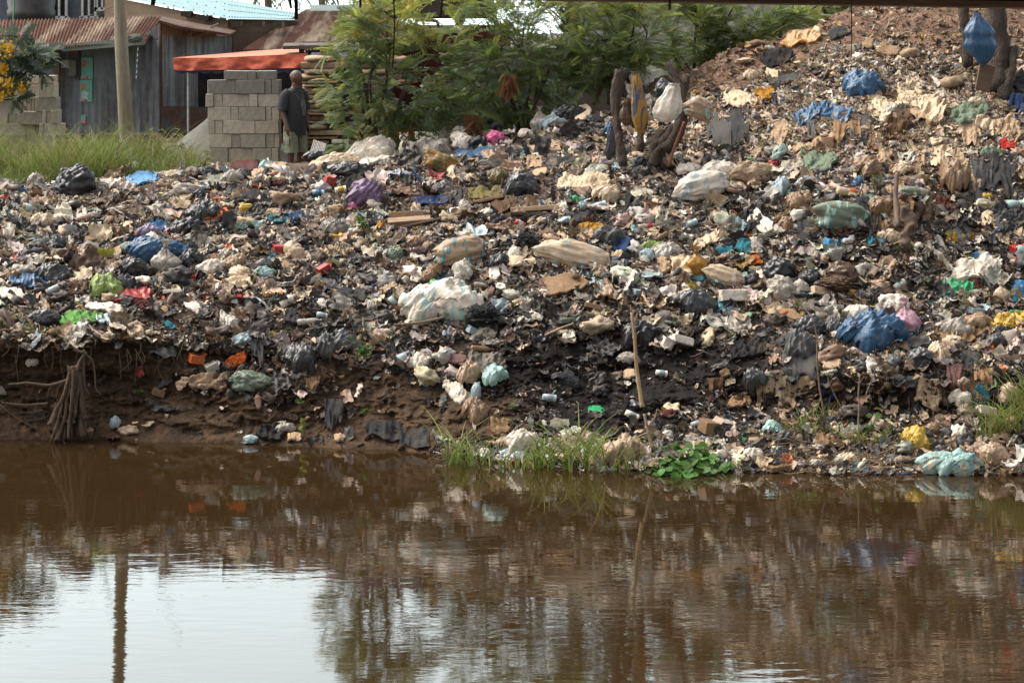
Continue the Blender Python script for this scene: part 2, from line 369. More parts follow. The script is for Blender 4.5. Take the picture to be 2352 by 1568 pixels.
# ---------- the mass of small litter
def t_sheet(n, s, amp=.3):
    a = np.linspace(-1, 1, n); X, Y = np.meshgrid(a, a); P = np.stack([X, Y, 0*X], -1).reshape(-1, 3)
    th = np.arctan2(P[:, 1], P[:, 0]); k = 1+.35*fbm(np.stack([np.cos(th)*1.5, np.sin(th)*1.5, 0*th], -1), s, 2)
    r = np.maximum(abs(P[:, 0]), abs(P[:, 1])); P[:, :2] *= (k*(1-.25*(np.hypot(P[:, 0], P[:, 1])-r)))[:, None]
    P[:, 2] = amp*crumple(P*1.4, s, 5)+.25*amp*(P[:, 0]**2)*np.sign(np.sin(s)); P[:, 1] *= .26+.58*((s*37) % 10)/10
    return P*.5, gridF(n, n)
def t_ball(nu, nv, s, flat=.55, amp=.35):
    a = np.arange(nu)*2*pi/nu; b = np.linspace(.12, pi-.12, nv); A, B = np.meshgrid(a, b)
    P = np.stack([np.sin(B)*np.cos(A), np.sin(B)*np.sin(A), np.cos(B)], -1).reshape(-1, 3)
    P *= (1+amp*crumple(P*1.1, s, 6)+.2*fbm(P*1.5, s, 2))[:, None]; P[:, 2] *= flat; P[:, 1] *= .6+.3*((s*31) % 10)/10
    F = gridF(nu, nv, True); return P*.5, np.concatenate([F, [[0, 1, nu//3*2, nu-1]]])
def t_shard(s):
    g = np.random.default_rng(s); a = np.sort(g.uniform(0, 2*pi, 4)); P = np.stack([np.cos(a), .6*np.sin(a), g.normal(size=4)*.12], -1)*g.uniform(.3, .55, (4, 1))
    return np.concatenate([P, P+[0, 0, .05]]), np.array([[0, 1, 2, 3], [4, 5, 6, 7], [0, 1, 5, 4], [1, 2, 6, 5], [2, 3, 7, 6], [3, 0, 4, 7]])
def t_stick(s):
    V, F = MB().box((0, 0, 0), (1.3, .09, .05)).V[0], np.array([(0, 1, 3, 2), (4, 6, 7, 5), (0, 4, 5, 1), (2, 3, 7, 6), (0, 2, 6, 4), (1, 5, 7, 3)])
    return V, F
def t_ribbon(s):
    x = np.linspace(-1, 1, 9); y = .3*fbm(np.stack([x*1.5, 0*x+s, 0*x], -1), s); z = .22*fbm(np.stack([x*2, 0*x+s, 0*x+5], -1), s+1)
    w = .11*(1+.5*fbm(np.stack([x*3, 0*x, 0*x], -1), s+2)); a = np.stack([x*.7, y-w, z], -1); b_ = np.stack([x*.7, y+w, z+.05], -1)
    return np.stack([a, b_], 1).reshape(-1, 3), gridF(2, 9)
def lathe(prof, n=10, axis='x'):
    a = np.arange(n)*2*pi/n; V = np.array([[(x, r*cos(q), r*sin(q)) for q in a] for x, r in prof]).reshape(-1, 3)
    if axis == 'z': V = V[:, [1, 2, 0]]
    return V, gridF(n, len(prof), True)
def t_bottle(s):
    V, F = lathe([(-.5, .02), (-.5, .15), (.15, .16), (.3, .1), (.36, .06), (.46, .06), (.46, .01)], 8); return V, F
def t_crump(n, s, amp=.5, curl=.9):
    # a scrap bent over itself: sheet wrapped round a random axis with sharp creases
    V, F = t_sheet(n, s, .22); g = np.random.default_rng(s+5); k = g.uniform(.4, 1.6)*curl; a = g.uniform(0, pi)
    x = V[:, 0]*cos(a)+V[:, 1]*sin(a); y = -V[:, 0]*sin(a)+V[:, 1]*cos(a); th = x*k*2
    P = np.stack([np.sin(th)/(k*2), y, (1-np.cos(th))/(k*2)+V[:, 2]], -1); P[:, 2] += amp*.32*crumple(P*3.6, s+3, 6); P += .09*np.random.default_rng(s).normal(size=P.shape)*(3/n)
    return P*1.15-[0, 0, .1], F
small = [t_sheet(4, i, .45) for i in range(6)]+[t_crump(5, 200+i) for i in range(12)]+[t_shard(i) for i in range(4)]+[t_ribbon(i) for i in range(4)]
mid = [t_sheet(8, 20+i, .42) for i in range(8)]+[t_crump(9, 220+i) for i in range(16)]+[t_ball(12, 8, 20+i, .45, .9) for i in range(2)]+[t_ribbon(30+i) for i in range(4)]+[t_stick(0)]+[t_bottle(0)]+[t_shard(40+i) for i in range(3)]
big = [t_sheet(13, 60+i, .42) for i in range(8)]+[t_crump(15, 260+i) for i in range(12)]+[t_ball(20, 14, 60+i, .45, .8) for i in range(2)]
PAL = ['cream', 'beige', 'tan', 'white', 'lgrey', 'brown', 'dbrown', 'black', 'charcoal', 'slate', 'clear', 'pblue', 'pteal', 'blue', 'teal', 'orange', 'red', 'yellow', 'green', 'maroon', 'ochre', 'sage']
PALV = np.array([C[p] for p in PAL])
def wts(**k): return np.array([k.get(p, 0) for p in PAL], float)
W_DUMP = wts(cream=17, beige=14, tan=9, white=18, lgrey=11, brown=9, dbrown=15, black=22, charcoal=14, slate=6, clear=5, pblue=1.7, pteal=1.1, blue=.5, teal=.6, orange=.45, red=.35, yellow=.35, green=.2, maroon=.8, ochre=.7, sage=1)
W_DARK = wts(dbrown=26, black=30, charcoal=14, brown=14, tan=8, beige=7, cream=3, white=2, slate=3, clear=1, pblue=.4, orange=.4, red=.3, maroon=1)
W_MOUND = wts(cream=22, beige=24, tan=20, white=12, brown=10, lgrey=10, slate=6, charcoal=4, black=3, teal=.2, blue=.2, dbrown=2)
W_MAT = wts(tan=20, brown=30, dbrown=22, beige=14, black=8, charcoal=10, cream=5, slate=4, olive=2)
W_RED = wts(tan=36, brown=25, beige=18, ochre=10, cream=5, black=1)
def scatter(n, tmpl, lo, hi, fsel=None, seed=0, pw=1.6, lift=.3, tiltk=.5, pale=1.0, ur=(-260, 2620), vr=(10, 1092), clear=0, down=0, msc=1):
    g = np.random.default_rng(seed)
    u = g.uniform(*ur, n); v = g.uniform(*vr, n)
    keep = (v < water_v(u)-2) & (v > crest_v(u)+2); u, v = u[keep], v[keep]
    if clear:       # loose scraps lie round the larger things, not on top of them
        for (hu, hv, hw, hh) in HERO:
            if hw*hh > 900:
                k = ((u-hu)/(hw*.5*clear))**2+((v-hv)/(hh*.5*clear))**2 > 1; u, v = u[k], v[k]
    wl, bu, rd, gr = zone(u, v)
    mound = np.clip((u-1500)/100, 0, 1)*np.clip((np.interp(u, [1500, 1700, 2352], [330, 360, 440])-v)/30, 0, 1)
    dens = (1-.97*wl*np.clip((1300-u)/150, .72, 1)*np.where((u > 1000) & (v > 1010), .4, 1))*(1-.88*bu)-.45*rd*(1-wl)-.97*gr-.05*mound*(1-rd)
    heap = np.clip(1-((u-600)/190)**2-((v-880)/55)**2, 0, 1); dens = dens+1.1*heap*(wl > .2)
    dens *= np.where((u < 700) & (v > 700), .75, 1)
    dens *= np.where(v > 990, .8, 1)
    cl = fbm(np.stack([u/60, v/38, 0*u], -1), 91, 3); dens = dens*(1+.55*cl)
    if fsel is not None: dens = dens*fsel(u, v, wl, bu, rd, mound)
    k = g.uniform(0, 1, len(u)) < dens; u, v, wl, bu, rd, mound = [a[k] for a in (u, v, wl, bu, rd, mound)]
    m = len(u); d = depth(u, v); P = T(u, v)
    size = (lo+(hi-lo)*g.uniform(0, 1, m)**pw)*d/FPX*(1-.38*mound*msc)*(1-.12*np.clip((560-v)/200, 0, 1))
    dk = np.clip(bu+.6*wl+.5*np.clip((v-630)/50, 0, 1)*np.clip((1000-u)/200, 0, 1)+.55*fbm(np.stack([u/95, v/42, 0*u+9], -1), 92, 3)-.05, 0, 1)
    Wt = W_DUMP[None]*(1-dk)[:, None]/W_DUMP.sum()+W_DARK[None]*dk[:, None]/W_DARK.sum()
    mat = np.clip(1.2-((u-1130)/260)**2-((v-455)/75)**2+.5*fbm(np.stack([u/80, v/40, 0*u+4], -1), 93, 2), 0, .85); mat = np.maximum(mat, np.clip(1.1-((u-2060)/230)**2-((v-520)/50)**2, 0, .7)); Wt = Wt*(1-mat)[:, None]+W_MAT[None]*mat[:, None]/W_MAT.sum()
    Wt = Wt*(1-mound)[:, None]+W_MOUND[None]*mound[:, None]/W_MOUND.sum(); Wt = Wt*(1-rd)[:, None]+W_RED[None]*rd[:, None]/W_RED.sum()
    Wt = Wt*np.where(np.isin(PAL, ['white', 'cream', 'lgrey', 'clear', 'pteal', 'pblue', 'beige']), pale, 1.0)[None]
    cs = Wt.cumsum(1); ci = (cs < g.uniform(0, 1, m)[:, None]*cs[:, -1:]).sum(1)
    colr = PALV[np.clip(ci, 0, len(PAL)-1)]*g.uniform(.7, 1.25, (m, 1))*(1+g.normal(size=(m, 3))*.05)
    colr = colr*(.8+.2*g.uniform(0, 1, (m, 1)))+np.array([.1, .075, .055])*.2
    ti = g.integers(0, len(tmpl), m)
    Vs, Fs, Cs = [], [], []; base = 0
    tx = g.normal(size=m)*tiltk+.55; ty = g.normal(size=m)*tiltk*.8; tz = g.normal(size=m)*.55+np.where(g.uniform(size=m) < .5, pi, 0)+(g.uniform(size=m) < .25)*g.uniform(0, 6.3, m)+down*(pi/2+g.normal(size=m)*.3)
    P[:, 2] += size*lift*g.uniform(-.2, 1.0, m); P[:, 1] -= size*lift*.3
    for k, (TV, TF) in enumerate(tmpl):
        s = np.nonzero(ti == k)[0]
        if not len(s): continue
        cx, sx, cy, sy, cz, sz = np.cos(tx[s]), np.sin(tx[s]), np.cos(ty[s]), np.sin(ty[s]), np.cos(tz[s]), np.sin(tz[s])
        z0 = np.zeros(len(s)); o1 = z0+1
        Rx = np.stack([o1, z0, z0, z0, cx, -sx, z0, sx, cx], -1).reshape(-1, 3, 3)
        Ry = np.stack([cy, z0, sy, z0, o1, z0, -sy, z0, cy], -1).reshape(-1, 3, 3)
        Rz = np.stack([cz, -sz, z0, sz, cz, z0, z0, z0, o1], -1).reshape(-1, 3, 3)
        M = Rx@Ry@Rz
        V = np.einsum('nij,kj->nki', M, TV*1.0)*size[s][:, None, None]+P[s][:, None]
        n = len(TV); Vs.append(V.reshape(-1, 3)); Fs.append((TF[None]+(np.arange(len(s))*n)[:, None, None]+base).reshape(-1, 4))
        Cs.append(np.repeat(colr[s], n, 0)); base += len(s)*n
    return np.concatenate(Vs), np.concatenate(Fs), np.concatenate(Cs)
# ---------- discarded things lying on the bank
ALL = []      # (object, u, v, short phrase) for the labels
CAT = dict(bag='plastic bag', tied='tied bag', sheet='cloth', psheet='plastic sheet', sack='woven sack', bottle='bottle', cup='cup', carton='carton', card='cardboard',
           plank='plank', can='can', jug='jug', stone='stone', foam='foam block', clump='clump', hang='hanging cloth', pot='jar')
NAME = dict(bag='plastic_bag', tied='tied_bag', sheet='discarded_cloth', psheet='plastic_sheet', sack='woven_sack', bottle='bottle', cup='plastic_cup', carton='carton', card='cardboard_piece',
            plank='plank', can='can', jug='jug', stone='stone', foam='foam_block', clump='char_shade_clump', hang='draped_rag', pot='jar')
def sphere(nu, nv):
    a = np.arange(nu)*2*pi/nu; b = np.linspace(.04, pi-.04, nv); A, B = np.meshgrid(a, b)
    P = np.stack([np.sin(B)*np.cos(A), np.sin(B)*np.sin(A), np.cos(B)], -1).reshape(-1, 3)
    F = [list(f) for f in gridF(nu, nv, True)]+[list(range(nu))[::-1], [(nv-1)*nu+i for i in range(nu)]]
    return P, F
def place(u, v, h, lift=0.0):
    d = float(depth(u, min(v+.36*h, float(water_v(np.array([u]))[0]))))-.02
    return W(u, v, d), d/FPX
def mesh_bag(w, h, s, tied=False, big=False):
    nu, nv = (60, 40) if w > .3 or big else (34, 24)
    P, F = sphere(nu, nv); g = np.random.default_rng(s)
    off = g.uniform(-9, 9, 3); cr = crumple(P*.95+off, s, 8, 1.0); cr2 = crumple(P*2.6+off, s+7, 8, 1.0); lo = fbm(P*.9+off, s+3, 2)
    ph = np.arctan2(P[:, 1], P[:, 0]); cr3 = crumple(P*5.5+off, s+17, 6, 1.0); r = 1+.3*cr+.19*cr2+.08*cr3+.25*lo
    z = P[:, 2].copy()
    P = P*r[:, None]
    if tied:
        k = np.clip((z-.15)/.85, 0, 1); n = int(g.integers(7, 12))
        P[:, :2] *= (1-.9*k**1.2)[:, None]*(1+.16*k*np.cos(n*ph+g.uniform(0, 6)))[:, None]
        P[:, 2] = np.where(z > .15, P[:, 2]*(1-.15*k), P[:, 2])
    if not tied:      # gathered towards an off-centre mouth
        m_ = np.array([g.uniform(-.9, .9), -.3, .7]); m_ /= np.linalg.norm(m_); Q = P/np.linalg.norm(P, axis=1)[:, None]; dm = Q@m_
        e1 = np.cross(m_, [0, 0, 1.]); e1 /= np.linalg.norm(e1)+1e-6; e2 = np.cross(m_, e1); pm = np.arctan2(Q@e2, Q@e1)
        k = np.clip((dm-.1)/.9, 0, 1); P *= (1+.06*k*(1-k*.5)*np.cos(g.integers(5, 9)*pm+6*fbm(Q*1.2, s, 2))-.22*k**3)[:, None]
    P[:, 2] = np.where(P[:, 2] < -.55, -.55+(P[:, 2]+.55)*.3, P[:, 2])
    dep = min(w*.8, max(h*1.1, w*.45))
    sc = np.array([w/2/1.05, dep/2/1.05, h/1.62]); P = P*sc; P[:, 2] -= (P[:, 2].max()+P[:, 2].min())/2
    if not tied:      # loose flaps of the same bag spread round its foot
        Vs, Fs, n = [P], list(F), len(P)
        for q in range(int(g.integers(2, 4))):
            V, F2 = t_crump(14, s+q*3, .6, .8); V = V@rot(g.uniform(-.4, 1.1), g.uniform(-.7, .7), g.uniform(0, 6.3)).T
            V = V*np.array([w*.75, w*.5, h*.9])*g.uniform(.6, 1)+np.array([g.uniform(-.42, .42)*w, g.uniform(-.35, 0)*dep, g.uniform(-.42, -.05)*h])
            Vs.append(V); Fs += [[int(a)+n for a in f] for f in F2]; n += len(V)
        P = np.concatenate(Vs); F = Fs
    return P, F
def mesh_slump(w, h, s, flat=.0):
    # a limp bag: crumpled skin sagging over what is in it, with a ragged skirt
    n = 52 if w > .45 else 34; a = np.linspace(-1, 1, n); X, Y = np.meshgrid(a, a); X = X.ravel(); Y = Y.ravel(); g = np.random.default_rng(s)
    q = np.hypot(X, Y)/np.maximum(np.maximum(abs(X), abs(Y)), 1e-6); X = X/q; Y = Y/q; th = np.arctan2(Y, X); r = np.hypot(X, Y)
    k = 1.05+.6*fbm(np.stack([np.cos(th)*1.6, np.sin(th)*1.6, 0*th], -1), s, 3); off = g.uniform(-9, 9, 3)
    cx, cy = g.uniform(-.35, .35), g.uniform(-.3, .3); rr = np.clip(np.hypot(X-cx*(1-r), Y-cy*(1-r)), 0, 1)
    dome = (1-rr**g.uniform(1.8, 3.2))**g.uniform(.6, .9); Q = np.stack([X*1.2, Y*1.2, dome*.6], -1)+off
    c1 = crumple(Q*.8, s, 8); c2 = crumple(Q*2.0, s+3, 8); c3 = crumple(Q*4.6, s+6, 6); pl = np.cos(int(g.integers(5, 9))*th+7*fbm(Q*.8, s, 2))*np.clip(rr*1.3, 0, 1)*(1-rr*.5)
    sc = .62 if n > 40 else .75; b = np.stack([X*k*w*.56, Y*k*h*.66, h*(.08+.62*dome*(1+.45*c1)+(.27*c2+.13*c3)*sc+.035*pl-.1*(r > .98))], -1)
    b[:, 0] += w*(.07*c1+.05*c2+.03*c3); b[:, 1] += h*(.12*c2+.06*c3)
    t_, n_ = np.array([0, .87, .5]), np.array([0, -.5, .87]); P = np.stack([b[:, 0], b[:, 1]*t_[1]+b[:, 2]*n_[1], b[:, 1]*t_[2]+b[:, 2]*n_[2]], -1); P[:, 2] -= (P[:, 2].max()+P[:, 2].min())/2
    return P, [list(f) for f in gridF(n, n)]
def conform(u, v, w, h, s, ang=0, n=None, lift=.018, amp=.16, ragged=.35, fold=1.0):
    n = n or int(np.clip(max(w, h)*.55, 14, 48)); a = np.linspace(-1, 1, n); X, Y = np.meshgrid(a, a); X = X.ravel(); Y = Y.ravel()
    th = np.arctan2(Y, X); k = 1+ragged*fbm(np.stack([np.cos(th)*1.7, np.sin(th)*1.7, 0*th], -1), s, 3)
    c = 1/np.maximum(1, np.hypot(X, Y))*.5+.5; X = X*k*c; Y = Y*k*c
    L = max(w, h)/75.
    Q = np.stack([X*w/60, Y*h/60, 0*X], -1)
    cr = crumple(Q*1.0*fold, s, 7, 1.0); c2 = crumple(Q*2.7*fold, s+5, 6, 1.0)
    du = (X*w/2*cos(ang)-Y*h/2*sin(ang)); dv = (X*w/2*sin(ang)+Y*h/2*cos(ang))
    jx = 4*fbm(Q*1.5, s+9, 2); U = u+du+jx; V_ = v+dv+jx*.4
    V_ = np.minimum(V_, water_v(U)+2)
    P = T(U, V_); A = min(.16, amp*min(w, h)/150.*1.1+.02)
    hgt = lift+A*(.8+cr)+.35*A*c2
    edge = np.maximum(abs(a[None]), abs(a[:, None])).ravel(); hgt = hgt-np.where(edge > .99, A*.9, 0)
    P += hgt[:, None]*np.array([0, -.72, .7]); P += (.4*A*np.stack([c2, 0*c2, cr], -1))
    return P, [list(f) for f in gridF(n, n)]
def mesh_sack(w, h, s, torn=False):
    nu, nv = 56, 40; P, F = sphere(nu, nv); g = np.random.default_rng(s)
    x, y, z = P.T; se = lambda q, e: np.sign(q)*np.abs(q)**e
    P = np.stack([se(x, .8), y*.62, se(z, .85)], -1); sd = 1 if g.uniform() < .5 else -1
    tp = np.clip(P[:, 0]*sd-.35, 0, 1)/.65; P[:, 1] *= 1-.75*tp; P[:, 2] *= 1-.72*tp**1.6; cor = np.clip(-P[:, 0]*sd-.6, 0, 1)/.4; P[:, 1] *= 1-.55*cor**1.5
    off = g.uniform(-9, 9, 3); cr = crumple(P*.8+off, s, 8, 1.0); c2 = crumple(P*np.array([1.3, 2, 2.4])+off, s+4, 8, 1); c3 = crumple(P*np.array([3, 4, 5])+off, s+8, 8, 1)
    fold = np.clip(1-abs(P[:, 0]-sd*.25)/.3, 0, 1)*.1*np.sin(P[:, 2]*9+P[:, 0]*7)
    P = P*(1+.2*cr+.11*c2+.05*c3+fold+.26*fbm(P*1.0+off, s, 2))[:, None]
    P[:, 2] += .16*P[:, 0]**2*g.uniform(-1, .6)-.05*c2
    P = P*np.array([w/2, h*.62, h/2]); return P, F
def put(kind, u, v, w, h, c, desc, ang=0, mat=None, **k):
    s = int(abs(u*7+v*13+w)) % 9973
    name = NAME[kind]; cat = CAT[kind]
    if kind in ('sheet', 'psheet'):
        P, F = conform(u, v, w, h, s, R(ang), **{a: b for a, b in k.items() if a in ('lift', 'amp', 'ragged', 'fold', 'n')})
        o = mk(name, P, F, mat or (plastic(c) if kind == 'psheet' else clothm(c)), smooth=True)
    elif kind in ('bag', 'tied', 'clump', 'stone', 'pot'):
        C0, px = place(u, v, h); wm, hm = w*px, h*px
        if kind == 'bag' and (k.get('slump') or (w < 90 and (s % 100) < 78)): P, F = mesh_slump(wm*1.1, hm*1.1, s); m = sackm(c, k['c2'], k.get('dens', .5)) if k.get('c2') else (mat or plastic(c))
        elif kind in ('bag', 'tied'): P, F = mesh_bag(wm, hm*1.12, s, kind == 'tied'); m = mat or plastic(c)
        elif kind == 'pot': P, F = sphere(24, 16); P = P*[wm/2, wm/2, hm/2]*(1+.03*fbm(P*2, s))[:, None]; m = mat or plastic(c)
        elif kind == 'clump':
            P, F = sphere(72, 50); P = P*(.8+.4*fbm(P*1.4, s, 3)+.45*np.abs(fbm(P*3.2, s+1, 3))+.3*crumple(P*3, s, 7)+.14*fbm(P*14, s, 2))[:, None]*np.array([wm/2, wm/2.4, hm/2]); m = mat or surf('char_'+c, C[c], .9, damt=.3, bsc=40, bd=.03)  # real char, and also the black lumps that stand in for shade
        else:
            P, F = sphere(20, 14); P = P*(1+.28*crumple(P*.8, s, 5)+.1*crumple(P*2.4, s+2, 5)+.08*fbm(P*2, s))[:, None]*np.array([wm/2, wm/2.6, hm/2]); m = mat or surf('stone_'+c, tuple(x*.72 for x in C[c]), .9, damt=.4, bsc=40, bd=.012)
        P = P@rot(R(k.get('rx', 0)), R(-ang), R(k.get('rz', 0))).T
        tied_top = P[np.argmax(P[:, 2])].copy() if kind == 'tied' else None
        o = mk(name, P+C0, F, m)
        if kind == 'tied':     # knot and flared neck
            kb = MB(); q, f = sphere(12, 8); r = max(.018, wm*.085); q = q*(1+.25*crumple(q, s+2, 5))[:, None]*r; kb.add(q+C0+tied_top+[0, 0, r*.2], f)
            n = 14; aa = np.arange(n)*2*pi/n; ring = [[(rr*(1+.35*cos(4*a_+s))*cos(a_), rr*(1+.35*cos(4*a_+s))*sin(a_)*.6, z_) for a_ in aa] for rr, z_ in ((r*.6, r*.5), (r*1.1, r*1.5), (r*1.9, r*2.4))]
            kb.add(np.array(ring).reshape(-1, 3)+C0+tied_top, gridF(n, 3, True)); kb.out('knot', m, o, True)
    elif kind == 'sack':
        C0, px = place(u, v, h); P, F = mesh_sack(w*px, h*px, s); P = P@rot(0, R(-ang), R(k.get('rz', 0))).T
        o = mk(name, P+C0, F, mat or sackm(c, k.get('c2', 'pteal'), k.get('dens', .5)))
    elif kind == 'bottle':
        C0, px = place(u, v, h); L = w*px; r = max(h*px*.46, L*.13); M = rot(0, R(-ang), R(k.get('rz', 12))); fl = k.get('flip', 1)
        prof = [(-.5, .01), (-.5, .8), (-.46, 1), (-.2, .97), (-.15, .88), (-.1, .97), (.12, 1), (.2, .95), (.33, .5), (.36, .38), (.42, .36), (.42, .01)]
        V, F = lathe([(a*L, b_*r) for a, b_ in prof], 14); V = V*[fl, 1, 1]
        o = mk(name, V@M.T+C0, F, mat or surf('bottle_'+c, C[c], .22, damt=.2, sc=6, bsc=14, bd=.006, trans=.2), loc=C0)
        V, F = lathe([(.41*L, .01), (.41*L, r*.46), (.5*L, r*.46), (.5*L, .01)], 12); mk('cap', (V*[fl, 1, 1])@M.T+C0, F, plastic(k.get('cap', 'red')), o, False)
        if k.get('band'):
            V, F = lathe([(-.13*L, r*.99), (-.12*L, r*1.03), (.1*L, r*1.03), (.11*L, r*.99)], 14); mk('label_band', (V*[fl, 1, 1])@M.T+C0, F, plastic(k['band']), o)
    elif kind in ('cup', 'can'):
        C0, px = place(u, v, h); L = w*px; r = h*px*.5; M = rot(0, R(-ang), R(k.get('rz', 20)))
        k1 = .75 if kind == 'cup' else 1
        V, F = lathe([(-.5*L, .002), (-.5*L, r*k1), (.47*L, r), (.5*L, r*1.08), (.5*L, r*.95), (.44*L, r*.9), (-.42*L, r*k1*.9), (-.44*L, .002)], 18)
        o = mk(name, V@M.T+C0, F, mat or plastic(c), loc=C0)
        V, F = lathe([(-.3*L, r*(k1+.02+.1*(1-k1))), (-.29*L, r*(k1+.08+.1*(1-k1))), (.25*L, r*1.0), (.26*L, r*.97)], 18); mk('label_band', V@M.T+C0, F, plastic(k.get('band', 'pblue')), o)
    elif kind in ('carton', 'foam', 'plank'):
        C0, px = place(u, v, h); L = w*px; H = h*px; D = k.get('dep', min(L, max(H*1.4, .1))); mb = MB()
        if kind == 'carton': mb.box((0, 0, 0), (L, D, H), R(k.get('rz', 25)), R(8), R(-ang), bev=.006, jit=.004)
        elif kind == 'foam': mb.box((0, 0, 0), (L, D, H), R(k.get('rz', 15)), R(-12), R(-ang), bev=.01, jit=.006)
        else: mb.box((0, 0, 0), (L, D if 'dep' in k else .12, H), R(k.get('rz', 4)), R(k.get('rx', -14)), R(-ang), bev=.006, jit=.003)
        mb.V[0] = mb.V[0]+C0
        o = mb.out(name, mat or (surf('wood_'+c, C[c], .85, damt=.5, stretch=(.3, 3, 3), sc=9, bsc=30, bd=.006) if kind == 'plank' else plastic(c)), loc=C0)
        if kind == 'carton':
            f = MB(); f.box((L*.5, 0, H*.55), (L*.36, D*.9, .006), R(k.get('rz', 25)), R(8), R(-ang-50)); f.V[0] = f.V[0]+C0; f.out('flap', o.data.materials[0], o)
    elif kind == 'card':
        P, F = conform(u, v, w, h, s, R(ang), lift=.05, amp=.05, ragged=k.get('ragged', .3), fold=.35)
        P2 = P+np.array([0, .01, -.012]); n = len(P); m_ = int(round(n**.5)); e = list(range(m_))+[i*m_+m_-1 for i in range(1, m_)]+[n-1-i for i in range(1, m_)]+[i*m_ for i in range(m_-2, 0, -1)]
        F = F+[[a_+n for a_ in f[::-1]] for f in F]+[[e[i], e[(i+1) % len(e)], e[(i+1) % len(e)]+n, e[i]+n] for i in range(len(e))]
        o = mk(name, np.concatenate([P, P2]), F, mat or surf('card_'+c, C[c], .9, damt=.35, bsc=20, bd=.008))
    elif kind == 'jug':
        C0, px = place(u, v, h); L = w*px; H = h*px; P, F = sphere(32, 22); se = lambda q, e: np.sign(q)*np.abs(q)**e
        P = np.stack([se(P[:, 0], .6), se(P[:, 1], .6)*.7, se(P[:, 2], .55)], -1); P *= (1+.04*np.cos(P[:, 2:3]*14))*(1+.05*crumple(P, s, 5))[:, None]
        o = mk(name, (P*[L/2, L/2, H/2])@rot(0, R(-ang), .3).T+C0, F, mat or plastic(c))
        V, F = lathe([(0, H*.16), (H*.16, H*.14), (H*.16, .01)], 12, 'z'); mk('spout', (V+[-L*.2, 0, H*.45])@rot(0, R(-ang), .3).T+C0, F, plastic(c), o)
    elif kind == 'hang':       # cloth hanging down a steep face: vertical folds
        n, m_ = 26, 22; a = np.linspace(-1, 1, n); b_ = np.linspace(0, 1, m_); X, Y = np.meshgrid(a, b_); X = X.ravel(); Y = Y.ravel()
        g = np.random.default_rng(s); U = u+X*w/2*(1-.35*Y*g.uniform(-.6, 1))+ang*.01*h*(Y-.5)*10; ln = h*(.85+.6*fbm(np.stack([X*1.3, 0*X, 0*X+s], -1), s, 3)); V_ = v-h/2+Y*ln
        P = T(U, np.minimum(V_, water_v(U)+2)); fo = np.sin(X*g.uniform(3, 6)+5*fbm(np.stack([X*1.2, Y*1.1, 0*X+s], -1), s, 2)+s); f2 = .6*crumple(np.stack([X*w/75, Y*h/75, 0*X], -1), s, 7, 1.2)+.4*crumple(np.stack([X*w/30, Y*h/45, 0*X], -1), s+4, 7, 1.2)
        D = .05+.014*fo*(.3+Y)+.1*f2*(.4+Y); P += D[:, None]*np.array([0, -1, .25]); P += .02*np.stack([f2, 0*f2, 0*f2], -1)
        o = mk(name, P, [list(f) for f in gridF(n, m_)], mat or clothm(c))
    tag(o, None, k.get('cat', cat)); o['_d'] = desc; ALL.append((o, u, v, desc, w*h)); return o
